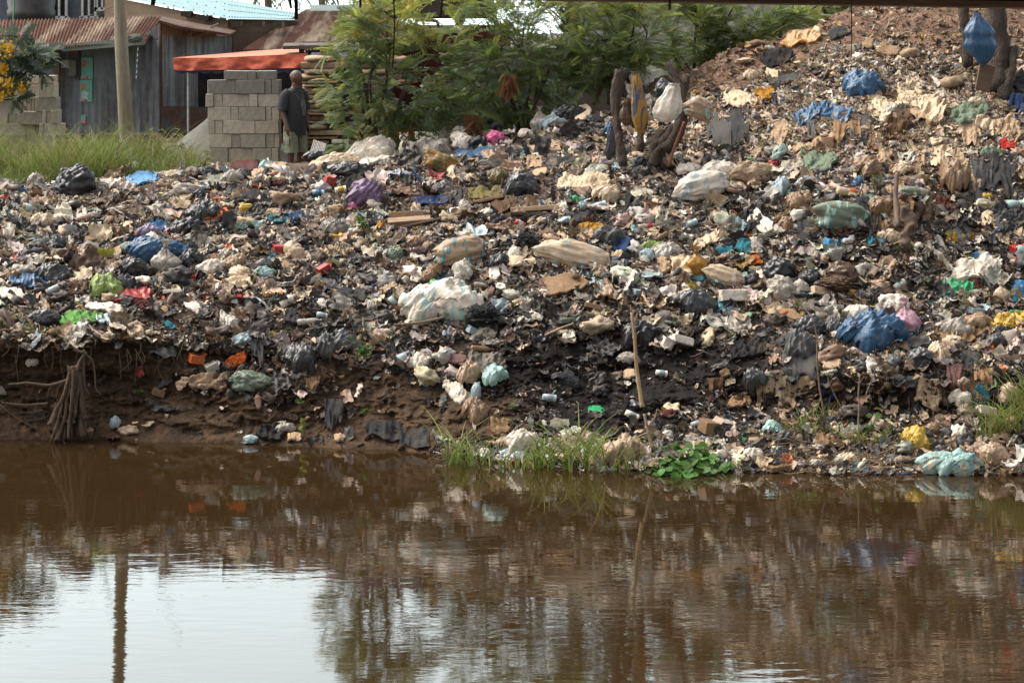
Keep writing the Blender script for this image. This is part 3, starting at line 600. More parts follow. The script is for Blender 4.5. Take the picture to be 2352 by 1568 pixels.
# kind, u, v, w, h, colour, phrase, tilt, options
B = """
bag|166|415|94|64|black|big round black rubbish bag on the grass edge
psheet|328|412|88|26|bblue|bright blue crumpled plastic sheet|-14
bag|418|402|36|20|grey|grey crumpled bag
bag|473|397|44|22|black|black crumpled bag
sheet|562|383|62|18|maroon|maroon cloth
bag|612|380|27|17|pteal|pale turquoise bag
bag|558|401|32|19|charcoal|dark green-black bag
bag|769|374|88|36|cream|cream wrapped bundle
bag|805|390|84|30|black|long black bag
bag|727|357|44|16|charcoal|dark crumpled bag by the striped sheet
bag|848|345|84|46|white|large white bag in front of the bush|8|slump=1
psheet|868|358|108|40|white|long white twisted plastic sheet|-24
bag|926|312|38|34|gold|golden brown bag
bag|990|340|82|38|lgrey|blue and grey wrapped bag
psheet|985|327|80|14|blue|blue plastic draped over the grey bag|4
psheet|1085|350|98|28|blue|wide blue tarpaulin piece|6
foam|991|356|26|14|white|stack of white foam boxes|-5
sack|1014|372|88|44|olive|yellow and green patterned sack|-18|c2=ochre,dens=1.2
bottle|944|375|36|14|lgrey|clear bottle lying above another|4|cap=white
bottle|893|402|40|15|clear|clear plastic bottle tilted to the right|26|cap=white
bag|1030|308|46|36|lgrey|grey white translucent bag
bag|1062|310|44|28|white|white see-through bag
bag|1067|325|52|28|white|white crumpled bag|-20
bag|1096|324|38|24|black|black crumpled bag beside the pink one
bag|1137|313|44|24|pink|hot pink bag
carton|1115|308|24|13|beige|beige box beside the pink bag|-8
bottle|1158|329|22|9|lgrey|green-capped clear bottle|-20|cap=green
bag|848|447|74|52|purple|purple plastic bag|-28
bag|815|474|22|14|pink|pink end of a bag
carton|756|418|22|24|red|red-orange carton|-15
cup|730|443|26|16|pblue|pale blue cup|-8|band=bblue
cup|782|436|24|17|white|white cup with a yellow label|5|band=yellow
sheet|808|412|60|40|black|black and white striped garment
sheet|797|402|40|20|white|white trim cloth on the black garment
bottle|956|432|28|10|lgrey|small bottle with red cap|-25|cap=red,flip=-1,band=red
sheet|904|446|28|13|blue|blue scrap
sheet|992|462|78|20|navy|dark blue rag
hang|1052|450|44|40|charcoal|dark grey rag
plank|938|494|82|15|tan|brown tray board|2
plank|940|509|98|16|beige|flat tan board|4|rx=-50
plank|972|512|210|6|brown|long thin plank|12
plank|1112|461|90|8|tan|sloping plank below the mossy mat|12
bag|1145|404|38|26|olive|khaki bundle
bag|1123|377|46|17|grey|striped grey bundle|-8
bag|1119|488|28|16|white|small white bag
sheet|1045|403|34|26|cream|cream rag
bottle|315|453|42|10|white|white bottle with a red cap|4|cap=red
cup|464|431|32|12|white|white tub|8
pot|171|470|34|24|dbrown|round dark brown pot
bag|286|482|60|18|brown|brown leathery scrap
jug|565|482|34|28|yellow|yellow ribbed jug
hang|583|487|24|42|brown|brown rag beside the yellow jug
bag|466|485|62|40|charcoal|dark grey bag
carton|475|472|22|10|yellow|yellow paper on the dark grey bag|-12
sheet|493|497|64|22|orange|orange cloth|-12
bag|432|520|66|32|black|black bag
bottle|507|458|30|10|orange|orange bottle|-6|cap=orange
bag|339|530|50|28|lav|lavender crumpled bag
sheet|367|519|50|20|blue|blue crumpled cloth|20
bag|387|528|18|9|pink|small pink scrap
bag|352|553|44|36|white|white bag lying on the blue one|10
bag|366|574|112|50|blue|large blue bag|-12|slump=1
bag|427|570|60|36|black|black bag to the side of the blue one
tied|381|600|70|60|lgrey|pale grey knotted bag
bag|434|594|40|32|black|black bag behind the knotted one
bag|312|617|70|40|black|long black bag|-20
bag|247|656|58|44|lime|lime green translucent bag
bag|288|650|34|34|charcoal|black bag against the lime green one
psheet|305|683|86|26|red|bright red plastic bag|-8
sheet|253|690|36|14|white|white rag under the red bag
sheet|243|713|92|24|white|white wrinkled plastic|12
sheet|190|737|96|32|lgreen|bright green cloth on the rim of the bank|8
bag|102|726|58|26|charcoal|dark bag near the rim
sheet|30|679|60|18|white|white sheet
psheet|70|650|96|28|blue|blue translucent sheet
bag|118|628|64|38|charcoal|dark brown-grey bag
carton|643|573|34|20|red|red and yellow carton|-4
bag|676|575|46|42|cream|creamy white bag
plank|528|566|84|6|brown|thin plank|9
bag|487|612|48|28|white|white crumpled bag
bag|605|606|46|22|slate|slate grey bag
bag|552|626|50|34|cream|cream crumpled bag
bag|607|624|44|20|pteal|pale teal crumpled bag
sheet|724|672|52|20|blue|dark blue rag
bottle|662|690|40|24|white|white round-bellied bottle|35|cap=cream
bag|700|686|32|10|lgrey|pale small bag
sheet|549|679|14|22|red|narrow red rag
sheet|582|689|38|24|pblue|light blue rag
foam|395|670|42|10|white|flat white foam tray
bottle|712|738|58|14|clear|clear bottle on the rim|3|cap=lgrey
bag|10|456|26|14|red|red scrap at the grass edge
bag|83|416|32|32|lgrey|white and blue bag in the grass
bottle|695|458|32|13|green|green and white bottle|-38|cap=green,band=lgrey
sheet|640|510|46|18|teal|blue and yellow cloth
sheet|684|503|46|24|navy|dark trousers|-25
bag|770|521|48|30|grey|grey and black bag|-20
cup|811|530|22|14|pblue|pale blue tub
carton|769|545|24|12|yellow|yellow card with a blue edge|-5
sheet|585|452|110|20|charcoal|long twisted black cloth|-10
bag|458|445|36|18|black|small black bag
bag|1200|421|62|42|charcoal|charcoal bag on the pile of mats
sheet|1340|424|130|40|cream|wide cream rags
bag|1396|443|48|34|cream|cream knotted bag
bag|1312|450|34|26|black|black bag beside the green bottle
bottle|1322|458|30|20|green|green bottle|-30|cap=green,flip=-1
bag|1337|471|20|16|pblue|small pale blue bag
hang|1334|494|42|36|charcoal|dark grey hanging bag
hang|1454|458|34|46|black|black jacket
plank|1228|480|112|11|beige|pale broken board|3
plank|1225|493|106|8|dbrown|dark board under the pale one|-2
sheet|1116|444|84|28|olive|mossy brown mat
sheet|1160|477|62|28|brown|brown knitted cloth|-24
psheet|1096|533|78|22|pblue|pale blue translucent plastic
sheet|1358|530|58|34|ochre|ochre cloth
bag|1405|539|70|34|slate|slate grey flattened bag
bottle|1492|520|54|16|lgrey|clear bottle with a red label|4|cap=lgrey,band=red
sack|1062|578|146|66|beige|beige woven sack with teal stripes|14|c2=teal
sack|1313|586|182|62|cream|long dirty cream sack|-10|c2=pteal,dens=.15
psheet|1262|580|72|20|white|white torn plastic on the long sack|-14
bag|1147|598|54|34|black|black hat-shaped bag
tied|1181|580|32|36|white|small white knotted bag
card|1180|607|50|18|cream|broken cream plate|-6
sheet|1440|572|60|34|navy|navy garment
sheet|1428|604|32|22|blue|blue garment
bag|1497|566|54|24|lime|pale green bag
bag|1488|586|38|28|pblue|blue-tinted clear bag
bag|1530|573|46|30|clear|clear bag with water
bag|1008|690|150|72|white|big white sack with turquoise print, torn open|6|slump=1,c2=pteal,dens=.7
bag|1003|654|36|22|green|green bag behind the big white sack
card|1297|660|96|42|tan|curved piece of charred cardboard|-4
can|902|692|24|24|olive|dark green open tin|40
card|1136|630|26|28|white|white folded card
card|958|628|28|34|white|upright white card
sheet|882|627|30|15|teal|teal rag
sheet|889|664|36|14|blue|blue-teal rag
bag|905|580|42|24|sage|khaki crumpled bag
clump|1210|553|56|36|black|black charred lump
cup|1164|546|16|16|yellow|yellow and blue tub
bag|1176|676|40|22|clear|clear crumpled tub
bottle|1493|674|30|11|brown|brown bottle
carton|1466|673|26|16|pblue|pale blue carton|-8
foam|1208|726|18|13|slate|grey plastic block
plank|1361|704|38|11|tan|short log|-14
carton|1305|735|42|11|sage|red and green carton|0
psheet|1344|739|34|22|clear|clear crumpled plastic|-20
plank|836|742|56|14|charcoal|black plastic tray|20|rx=-40
bag|797|780|56|34|slate|grey bag near the weed
sheet|800|680|88|34|charcoal|dark netting
clump|1110|728|96|62|black|big black burnt heap
bag|1468|765|72|42|black|black bag by the bamboo stick
carton|1530|787|26|22|white|white and green carton|-30
foam|1567|782|48|18|white|white foam slab|-18
sack|1938|497|140|66|sage|sage green stuffed sack|-2|c2=pteal,dens=.5
jug|1833|495|34|26|white|white jug|8
hang|1849|530|46|56|charcoal|black hanging bag
card|1746|518|60|34|white|tilted white board|38
bag|1806|516|30|30|tan|brown paper bag
carton|1914|560|42|18|bblue|bright blue packet|-14
sheet|1629|555|66|24|cream|cream shirt|-20
sheet|1660|580|44|22|teal|teal garment|-15
sheet|1710|573|38|34|teal|teal garment hanging down|40
bottle|1842|571|48|11|ppink|pink-tinted bottle with a red band|-4|band=red
sheet|1725|601|50|18|orange|bright orange cloth
tied|1598|607|56|52|gold|mustard knotted cloth
sheet|1563|614|42|50|cream|cream hooded garment
sheet|1524|614|42|32|beige|beige garment
sack|1662|631|102|40|cream|cream rolled bundle|-14|c2=white,dens=.2
sheet|1598|637|50|22|teal|teal cloth below the mustard knot
bag|1790|618|72|50|black|large black bag
bag|1932|624|88|44|brown|brown bag stuffed with twigs|-14
bag|1858|636|52|32|black|black bag beside the brown one
bag|1596|690|68|44|charcoal|dark grey bag shaped like a tent
foam|1680|680|60|26|white|open white foam box|-3
bag|1796|663|54|54|lgrey|clear bag with bottles inside|25
bag|1841|661|48|36|lgrey|pale see-through bag
foam|1890|671|54|18|cream|cream perforated box|-14
clump|1930|655|90|38|brown|dark brown crumbly lump
psheet|1658|705|56|22|teal|blue and yellow striped bag|8
carton|1702|730|36|12|green|green carton
bag|1966|719|46|30|white|white twisted bag
bag|2057|697|48|36|white|white bag above the pink one|-20
bag|1993|756|118|70|blue|large open blue bag|-4|slump=1
tied|2078|735|66|64|ppink|pale pink bag with small prints
bag|1834|790|62|60|slate|tall dark grey bag hanging over the rim
hang|1846|838|88|74|slate|grey cloth hanging below the rim
bag|1863|748|78|40|charcoal|grey-black bag
bag|1919|744|46|30|slate|silver grey bag
card|1815|726|62|24|tan|flat brown cardboard|14
sheet|2238|627|120|44|white|large white cloth|-8
sheet|2205|645|70|24|white|white cloth fold|-30
psheet|2201|668|72|34|green|bright green bag
tied|2300|672|46|34|cream|knotted cream cloth
bag|2347|666|52|40|bblue|bright blue round bag
sheet|2255|603|56|20|blue|blue garment
sheet|2202|548|64|24|ochre|yellow-brown cloth
sheet|2318|500|80|70|slate|grey denim garment|-30
psheet|2318|740|88|36|yellow|mustard yellow plastic bag|-10
bag|2188|748|62|30|lgrey|beige clear bag
bag|2248|733|50|24|beige|rolled beige plastic
sheet|2210|772|136|30|tan|long brown paper sheet|-6
bottle|2337|717|36|12|green|green bottle by the edge|-3|cap=green
carton|2245|714|40|13|pblue|pale blue carton|-10
sheet|2240|659|32|20|maroon|crimson cloth
bag|2112|822|70|44|charcoal|black crumpled bag
bag|2158|810|44|40|cream|cream crumpled bag
hang|2225|828|52|54|charcoal|dark pointed bag
hang|2192|863|42|52|mauve|mauve hanging bag
hang|2256|866|40|44|tan|tan hanging bag
psheet|2008|845|38|26|white|white foam scrap
bag|2052|832|46|32|slate|slate bag
sheet|2276|800|16|22|orange|orange scrap
sheet|1721|801|88|40|black|black tangled plastic
sheet|1625|770|30|32|cream|pale torn bag with a green edge
carton|2322|643|30|15|brown|brown box|-18
cup|2334|603|28|20|lgrey|grey tub with a red rim|0|band=red
stone|2040|671|32|16|brown|dark brown rounded stone
sheet|2120|625|68|22|black|black twisted cloth
can|2068|656|28|20|lgrey|silver tin|30
psheet|1836|96|84|40|gold|golden cardboard-coloured sheet|-14
sheet|1860|84|50|24|cream|cream end of the golden sheet|-10
sheet|1786|138|66|34|black|black tangled rag on the red soil|-14
sheet|1927|78|50|24|charcoal|black rag near the burnt roots|-20
bag|1987|193|76|50|blue|blue plastic bag on the mound
sheet|1950|207|34|26|maroon|maroon scrap beside the blue bag
psheet|1862|262|80|40|blue|torn blue plastic sheet|-30
psheet|1918|268|78|40|blue|torn blue plastic flap|20
sheet|1700|238|78|34|cream|folded cream cloth|6
sheet|1757|222|46|26|gold|orange-brown cloth|-20
sheet|1740|243|22|26|tan|tan card
hang|1650|305|60|78|slate|slate cloth hanging in folds
hang|1692|290|52|84|charcoal|dark slate cloth hanging beside it
hang|1792|302|46|66|beige|beige hanging cloth
hang|1860|300|32|68|slate|grey hanging cloth
hang|1943|310|60|64|tan|tan hanging rags
sheet|1890|332|56|20|beige|twisted tan rag|-30
sheet|1842|348|50|20|beige|beige rag
sheet|2097|235|86|40|cream|cream shirt spread on the mound
hang|2112|270|60|44|beige|hanging shirt tail
hang|2160|222|28|46|lgrey|thin pale rag
stone|2188|190|52|30|beige|flat tan rock
stone|2092|124|52|28|beige|pale tan rock
stone|1738|100|34|18|tan|orange-brown rock
stone|1712|139|36|14|cream|long pale stone
sheet|2224|262|84|50|sage|green crumpled cloth|-24
hang|2228|316|54|80|beige|tan rolled cloth
hang|2170|390|46|80|beige|lower end of the tan rolled cloth
bag|2190|402|52|52|tan|beige crumpled clothes
hang|2290|400|92|110|charcoal|large charcoal garment
hang|2250|410|56|96|slate|slate garment
sheet|2268|350|64|20|sage|dark green rag
sheet|2314|332|42|24|red|dull red rag
hang|2320|286|44|48|navy|dark navy rag
sheet|2259|281|36|36|cream|pale torn rag
sheet|1880|384|80|42|sage|dark plaid cloth|-4
sack|1610|427|154|70|white|large white woven sack with blue lines|16|c2=pblue,dens=.6
bag|1652|392|66|36|white|white plastic bag on the woven sack
bag|1579|388|58|26|white|round white bag with red print
bag|1728|392|84|36|beige|beige knotted bag
bag|1994|382|54|38|tan|grey-brown bag|-20
sheet|2030|362|40|36|beige|beige torn rag
sheet|1820|389|54|28|lgrey|pale grey rag|-20
bag|1791|428|34|36|pblue|clear blue-tinted bag
bag|1856|419|46|22|pblue|pale blue bag
bottle|1958|443|76|18|cream|cream bottle with an orange band|-10|band=orange,cap=orange
bag|1971|418|30|28|blue|small dark blue bag
sack|2091|441|86|28|sage|grey-green stuffed bag|4|c2=lgrey
can|2330|470|34|20|pteal|cyan tin|-3|band=pblue
bag|2266|449|18|9|yellow|small yellow scrap
sheet|2173|463|50|24|maroon|rust red rag|26
hang|2013|500|28|72|beige|beige cloth hanging like a sock
hang|2124|497|54|68|dbrown|brown coiled cloth
bag|2026|470|58|34|tan|khaki knotted cloth
sheet|1869|167|44|14|black|short black rubber strip|-8
bag|1972|132|34|20|white|white bag on the mound
sheet|1816|184|62|18|slate|slate rag|-20
sheet|2335|238|42|44|navy|dark blue rag near the tree stump
sheet|545|832|50|24|orange|orange plastic piece|-26
carton|486|843|28|18|clear|clear plastic box|20
bag|572|875|94|44|sage|grey-green crumpled plastic
sheet|478|884|100|38|beige|beige rags
psheet|678|857|60|34|clear|see-through plastic sheet
hang|718|890|38|38|tan|tan plastic strip
bag|692|818|58|50|charcoal|dark bag on the slope
bag|752|792|50|46|slate|grey bag on the slope
psheet|801|783|62|28|slate|grey plastic sheet
hang|592|806|28|66|slate|twisted dark strip
hang|767|951|44|60|charcoal|torn black strip
hang|880|990|84|42|charcoal|black tarpaulin at the waterline
hang|952|1000|70|40|charcoal|end of the black tarpaulin
psheet|298|991|44|20|beige|beige plastic at the waterline
bag|264|967|20|20|pblue|small blue-white bag
bag|575|1008|36|18|pblue|blue and white bag at the waterline
bag|654|979|36|18|lgrey|pale bag on the mud
sheet|675|1006|34|16|beige|beige scrap at the waterline
sheet|781|1007|26|16|beige|beige card at the waterline
sheet|620|998|56|36|black|black crumpled strip near the water
bottle|1108|801|54|16|tan|tan bottle|-6|cap=tan
can|925|823|40|24|black|black tin|24
card|1047|826|44|20|mauve|pinkish cardboard|10
sheet|1112|835|100|46|grey|heap of grey rags
bag|1133|858|40|34|pteal|teal and white bag
bag|1075|852|34|40|beige|beige knotted rag
psheet|978|877|32|22|clear|round clear lid|-10
sheet|1046|898|62|34|white|white cloth strip|38
hang|1084|958|15|86|white|white ribbon hanging to the water
bag|1091|940|46|40|tan|tan bag
bag|1095|897|26|34|pblue|clear bag
sheet|1018|930|14|28|teal|small coloured packet|20
sheet|1146|984|50|32|tan|tan folded bag
bag|1203|1010|68|44|white|white bag at the water
psheet|1205|1043|120|26|pblue|floating pale plastic
psheet|1312|1048|86|24|cream|floating cream sheet
bag|1431|1032|72|58|beige|beige dome of a bag in the water
sheet|1368|937|44|18|green|green bag scrap
sheet|1535|954|32|18|maroon|striped packet
bag|1532|998|32|20|clear|clear bag near the plants
carton|1630|980|42|28|tan|crushed brown box|-10
psheet|1448|1074|52|12|cream|pinkish white plastic at the water
sheet|1700|926|56|34|tan|tan bag on the soil
bag|1774|982|50|30|pteal|pale plastic tube end
bag|2097|1004|52|42|yellow|yellow translucent bag
sheet|2040|1013|38|14|blue|blue scrap
sheet|2246|912|58|36|teal|teal jersey
jug|2321|908|54|46|cream|creamy white jug|-20
foam|2264|944|42|20|white|white foam box|-16
bottle|2218|944|38|14|lgrey|white bottle|-32|cap=white
bag|2204|992|32|28|white|white crumpled bag near the grass
bag|2182|1060|104|44|pteal|turquoise net bag at the water|0|slump=1,c2=cream,dens=.3
bag|2285|1045|58|50|beige|beige bag in the grass
carton|2310|1084|20|16|tan|small wet box
carton|1794|1074|58|12|tan|floating brown box|0
bag|1789|1041|50|26|charcoal|black bag at the water
hang|1903|905|34|56|navy|dark blue hanging rag
bag|1922|880|36|32|brown|brown bag under the rim
hang|1748|912|22|60|beige|beige hanging strip
bag|1398|298|22|24|blue|small blue bag
card|1336|268|42|32|cream|cream sheet leaning by the stump|-30
bag|1363|274|48|20|charcoal|dark cloth
tied|1238|280|44|46|lgrey|clear knotted bag
bag|1277|277|54|34|pblue|clear bag with blue contents
bag|1312|259|70|32|black|black bag under the tree
bag|1207|306|36|20|white|white bag by the blue one
sheet|1252|335|74|26|beige|beige rags
bottle|1324|347|34|14|white|white bottle by the stump|-20|cap=white
hang|1227|373|34|34|beige|beige ragged cloth
sheet|1295|371|74|24|charcoal|black spread cloth|-8
bag|1467|374|34|26|charcoal|dark bag in front of the stumps
psheet|1150|1056|56|16|white|white floating plastic by the reeds
psheet|1252|1056|60|14|clear|clear floating film among the reeds
bag|1268|1030|36|22|lgrey|pale grey bag among the reeds
psheet|1340|1030|60|20|pteal|pale teal film behind the reeds
bag|1385|1052|34|20|cream|cream bag half in the water
bag|1168|1012|40|24|beige|beige bag above the reeds
psheet|1105|1042|44|14|lgrey|grey floating film
bag|1730|1040|36|20|white|white bag right of the water plants
bag|1950|1052|40|22|cream|cream bag on the dry stems
bag|1880|1062|34|16|lgrey|grey scrap at the dry stems
bag|2070|1058|36|18|beige|beige scrap at the waterline
bag|2140|985|40|26|tan|tan bag above the yellow one
""".strip().split('\n')
def val(x):
    try: return float(x)
    except ValueError: return x
HERO = []
for ln in B:
    p = ln.split('|'); kind, u, v, w, h, c, desc = p[:7]; ang = float(p[7]) if len(p) > 7 and '=' not in p[7] else 0
    k = {}
    for q in p[7:]:
        if '=' in q:
            for kv in q.split(','):
                a, b_ = kv.split('='); k[a] = val(b_)
    u, v, w, h = map(float, (u, v, w, h)); HERO.append((u, v, w, h))
    put(kind, u, v, w, h, c, desc, ang, **k)
# many more ordinary pieces between them
g = np.random.default_rng(42); HU = np.array(HERO); cnt = 0; tries = 0
KN = ['bag']*8+['sheet']*7+['psheet']*7+['bottle']*2+['cup', 'carton', 'card', 'card', 'stone', 'can', 'hang', 'hang']
KC = dict(bag=['white', 'cream', 'beige', 'black', 'charcoal', 'slate', 'lgrey', 'black', 'white', 'clear', 'tan'], sheet=['cream', 'beige', 'tan', 'charcoal', 'brown', 'maroon', 'slate', 'teal'], psheet=['white', 'black', 'lgrey', 'pblue', 'beige', 'charcoal'],
          bottle=['white', 'clear', 'lgrey', 'green'], cup=['white', 'pblue'], carton=['white', 'red', 'orange', 'pblue', 'tan'], card=['tan', 'beige', 'white'], stone=['beige', 'tan'], can=['lgrey', 'red', 'olive'], hang=['charcoal', 'beige', 'tan'])
CN = dict(lgrey='pale grey', pblue='pale blue', pteal='pale teal', clear='clear', lgreen='bright green')
NN = dict(bag='crumpled bag', sheet='rag', psheet='plastic scrap', bottle='bottle', cup='tub', carton='carton', card='piece of board', stone='stone', can='tin', hang='hanging rag')
while cnt < 230 and tries < 6000:
    tries += 1; u = g.uniform(-40, 2390); v = g.uniform(90, 1060); cv_ = float(crest_v(u)); wv_ = float(water_v(np.array([u]))[0])
    if v < cv_+12 or v > wv_-14: continue
    wl, bu, rd, gr = [float(a) for a in zone(np.array(u), np.array(v))]
    if g.uniform() < .85*wl+.5*bu+.75*rd+.97*gr: continue
    w = g.uniform(22, 48); h = w*g.uniform(.42, .8)
    if np.any((abs(HU[:, 0]-u) < (HU[:, 2]+w)*.36) & (abs(HU[:, 1]-v) < (HU[:, 3]+h)*.36)): continue
    kind = KN[g.integers(len(KN))]; c = KC[kind][g.integers(len(KC[kind]))]
    if kind in ('bottle',): h = w*.34
    if kind in ('carton', 'cup', 'can', 'stone'): w *= .7; h = w*.6
    if u > 1600 and v < 470: c = dict(white='cream', black='slate', charcoal='slate', pblue='beige').get(c, c)
    put(kind, u, v, w, h, c, CN.get(c, c)+' '+NN[kind], float(g.uniform(-30, 30))); HU = np.vstack([HU, [u, v, w, h]]); cnt += 1
for k_ in range(54):      # rags draped over the broken ground of the mound
    u = g.uniform(1640, 2380); v = g.uniform(190, 430) if k_ < 28 else (g.uniform(480, 560) if k_ < 44 else g.uniform(880, 930)); w, h = g.uniform(30, 66), g.uniform(36, 70); c = ['beige', 'tan', 'slate', 'beige', 'charcoal', 'cream', 'brown'][g.integers(7)]
    if v > crest_v(u)+20: put('sheet' if k_ % 3 == 0 else 'hang', u, v, w, h, c, CN.get(c, c)+(' draped rag' if k_ % 3 == 0 else ' hanging rag'), g.uniform(-60, 60) if k_ % 3 == 0 else 0)
# labels: look plus the neighbours that can be found
def relate(u, v, b):
    du, dv = u-b[1], v-b[2]
    if abs(dv) > 1.1*abs(du): return 'above' if dv < 0 else 'below'
    return ('left' if du < 0 else 'right')+' of'
from collections import Counter
cnts = Counter(a[3] for a in ALL); marks = [a for a in ALL[:len(HERO)] if cnts[a[3]] == 1 and a[4] > 900 and len(a[3].split()) <= 6]
used = set()
for o, u, v, d, ar in ALL:
    solo = cnts[d] == 1 and len(d.split()) >= 4
    near = sorted([m_ for m_ in marks if m_[0] is not o and m_[3] != d], key=lambda m_: (m_[1]-u)**2+2*(m_[2]-v)**2)
    size = '' if ar > 1500 else 'small '
    cands = [d] if solo else []
    for m1 in near[:6]:
        for pre in ('', 'small ' if ar < 900 and 'small' not in d else ''):
            cands.append(f"{pre}{d} {relate(u, v, m1)} the {m1[3]}")
    for m1 in near[:4]:
        for m2 in near[1:5]:
            if m1 is not m2: cands.append(f"{d} {relate(u, v, m1)} the {m1[3]}, {relate(u, v, m2)} the {m2[3]}")
    for c_ in cands:
        n_ = len(c_.replace(',', '').split())
        if c_ not in used and 4 <= n_ <= 16: break
    used.add(c_); o['label'] = c_; del o['_d']
# ---------- sheds and houses behind the dump
GZ = 2.66
def zf(v, d): return HC-(v-HV)*d/FPX
def wave_sheet(p00, p10, p11, p01, n, amp=.02, m=2, prof='sin'):
    """sheet with n corrugations counted from p00 to p10, running from p00 to p01"""
    p00, p10, p11, p01 = [np.array(q, float) for q in (p00, p10, p11, p01)]
    N = n*6+1 if prof == 'sin' else n*4+1
    if prof == 'sin': s = np.linspace(0, 1, N); hgt = amp*np.sin(s*n*2*pi)
    else:
        b_ = np.array([0, .62, .7, .92]); s = np.concatenate([(k+b_)/n for k in range(n)]+[[1.0]]); hgt = np.tile([0, 0, amp, amp], n); hgt = np.append(hgt, 0)
    nr = np.cross(p10-p00, p01-p00); nr /= np.linalg.norm(nr)
    if nr[1] > 0: nr = -nr
    tq = np.linspace(0, 1, m); V = [((p00*(1-a)+p10*a)*(1-b_)+(p01*(1-a)+p11*a)*b_)+nr*h_ for b_ in tq for a, h_ in zip(s, hgt)]
    return np.array(V), gridF(N, m)
def rustm(name, base, rust, streak=(3, 1, .25), amt=.5, sc=1.2, rough=.6, band=None):
    m, t, b, o = nt(name); co = coords(t, streak); co2 = coords(t, (1, 1, 1))
    n = noise(t, co, sc, 6, .7, .2); n2 = noise(t, co2, 6, 4, .6)
    f = ramp(t, n, (.5-amt*.25, 0.0), (.62-amt*.2, 1.0))
    cc = mixc(t, f, ramp(t, n2, (.3, tuple(x*.75 for x in base)), (.7, base)), ramp(t, n2, (.3, tuple(x*.6 for x in rust)), (.7, rust)))
    t.links.new(cc, b.inputs['Base Color']); b.inputs['Roughness'].default_value = .85; b.inputs['Specular IOR Level'].default_value = .12
    bump(t, b, noise(t, co2, 25, 3), .006); return m
def place_quad(mb, *P): mb.quad(*[W(*p) for p in P])
def slab(mb, P, th=.06):
    P = [np.array(p, float) for p in P]; nr = np.cross(P[1]-P[0], P[2]-P[0]); nr /= np.linalg.norm(nr); Q = [p-nr*th for p in P]; n = len(P)
    mb.add(P+Q, [list(range(n)), list(range(n, 2*n))[::-1]]+[[i, (i+1) % n, (i+1) % n+n, i+n] for i in range(n)])
# --- the shed
m_front = rustm('shed_sheet_dark', (.2, .222, .25), (.14, .14, .145), (2, 2, .25), .1, 1.4)
m_side = rustm('shed_sheet_pale', (.34, .38, .4), (.2, .2, .2), (4, 4, .2), .2, 1.4)
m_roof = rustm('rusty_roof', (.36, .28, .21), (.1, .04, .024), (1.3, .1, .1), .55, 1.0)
shed = empty('shed', W(240, 320, 42), 'low shed of dark ribbed metal sheets under a rusty corrugated roof', 'shed')
A, B_, C_ = (118, 42.2), (369, 41.4), (533, 44.0)
def wallq(p, q, v0, v1, v2=None, v3=None):
    """corner columns p, q=(u,d); top rows v0, v1; bottom on the row v2, v3"""
    return W(p[0], v2, p[1]), W(q[0], v3, q[1]), W(q[0], v1, q[1]), W(p[0], v0, p[1])
V, F = wave_sheet(*wallq(A, B_, 112, 92, 304, 306), 17, .02, prof='rib'); mk('front_wall', V, F, m_front, shed, False)
V, F = wave_sheet(*wallq(B_, C_, 82, 84, 306, 300), 10, .03, prof='rib'); mk('side_wall', V, F, m_side, shed, False)
m_pm = rustm('post_metal', (.09, .07, .06), (.1, .05, .03))
for a_ in ([W(369, 50, 41.37), W(369, 306, 41.37)], [W(533, 82, 43.97), W(533, 300, 43.97)]): mb = MB(); mb.tube(a_, .03, 4); mb.out('corner_post', m_pm, shed)
mb = MB(); mb.quad(W(371, 50, 41.35), W(498, 76, 43.3), W(498, 88, 43.3), W(371, 82, 41.35)); mb.out('board_strip', rustm('rotten_board', (.36, .23, .12), (.3, .27, .22), (5, 5, 2), .5, 3), shed)
# gable above the front wall
mb = MB(); mb.quad(W(300, 104, 41.75), W(369, 95, 41.45), W(369, 52, 41.45)); mb.out('gable', m_front, shed)
V, F = wave_sheet(W(-120, 122, 41.2), W(335, 97, 40.8), W(378, 38, 43.6), W(-120, 50, 44.2), 62, .022); mk('roof', V, F, m_roof, shed, True)
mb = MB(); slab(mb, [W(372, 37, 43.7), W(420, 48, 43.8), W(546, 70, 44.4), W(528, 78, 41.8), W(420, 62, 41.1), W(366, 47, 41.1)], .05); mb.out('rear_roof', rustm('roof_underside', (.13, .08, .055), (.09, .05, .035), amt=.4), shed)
mb = MB(); 
for (u0, v0, u1, v1) in ((-120, 128, 146, 114), (142, 119, 332, 103)):
    a, b_ = W(u0, v0, 41.05), W(u1, v1, 40.75); mb.add([a, b_, b_+[0, 0, .15], a+[0, 0, .15], a+[0, .04, 0], b_+[0, .04, 0], b_+[0, .04, .15], a+[0, .04, .15]], [(0, 1, 2, 3), (0, 4, 5, 1), (3, 2, 6, 7), (1, 5, 6, 2), (4, 7, 6, 5)])
mb.out('fascia_board', surf('pale_paint', (.2, .23, .2), .8, damt=.5, stretch=(.5, 2, 2)), shed)
mb = MB(); mb.box(W(130, 210, 42.0), (.12, .1, 1.75)); mb.out('door_post', surf('old_wood', (.17, .13, .09), .9), shed)
mb = MB(); fz = W(240, 318, 41.9)
for i, (u0, w_, v0, h_) in enumerate([(140, 28, 309, 11), (170, 22, 309, 10), (196, 34, 309, 11), (234, 30, 309, 10), (270, 34, 309, 11), (308, 40, 309, 11), (134, 18, 323, 15), (156, 24, 323, 16), (182, 22, 323, 16), (208, 12, 324, 14), (224, 20, 323, 16), (248, 34, 325, 14), (286, 36, 325, 14), (326, 40, 325, 14)]):
    mb.box(W(u0+w_/2, v0+h_/2, 41.75), (w_*.0088, .3+.02*(i % 3), h_*.0088), bev=.01)
mb.box(W(245, 360, 41.85), (2.1, .28, .42))
mb.out('foundation', surf('stone_footing', (.26, .2, .14), .95, damt=.5, sc=3, bsc=30, bd=.01), shed)
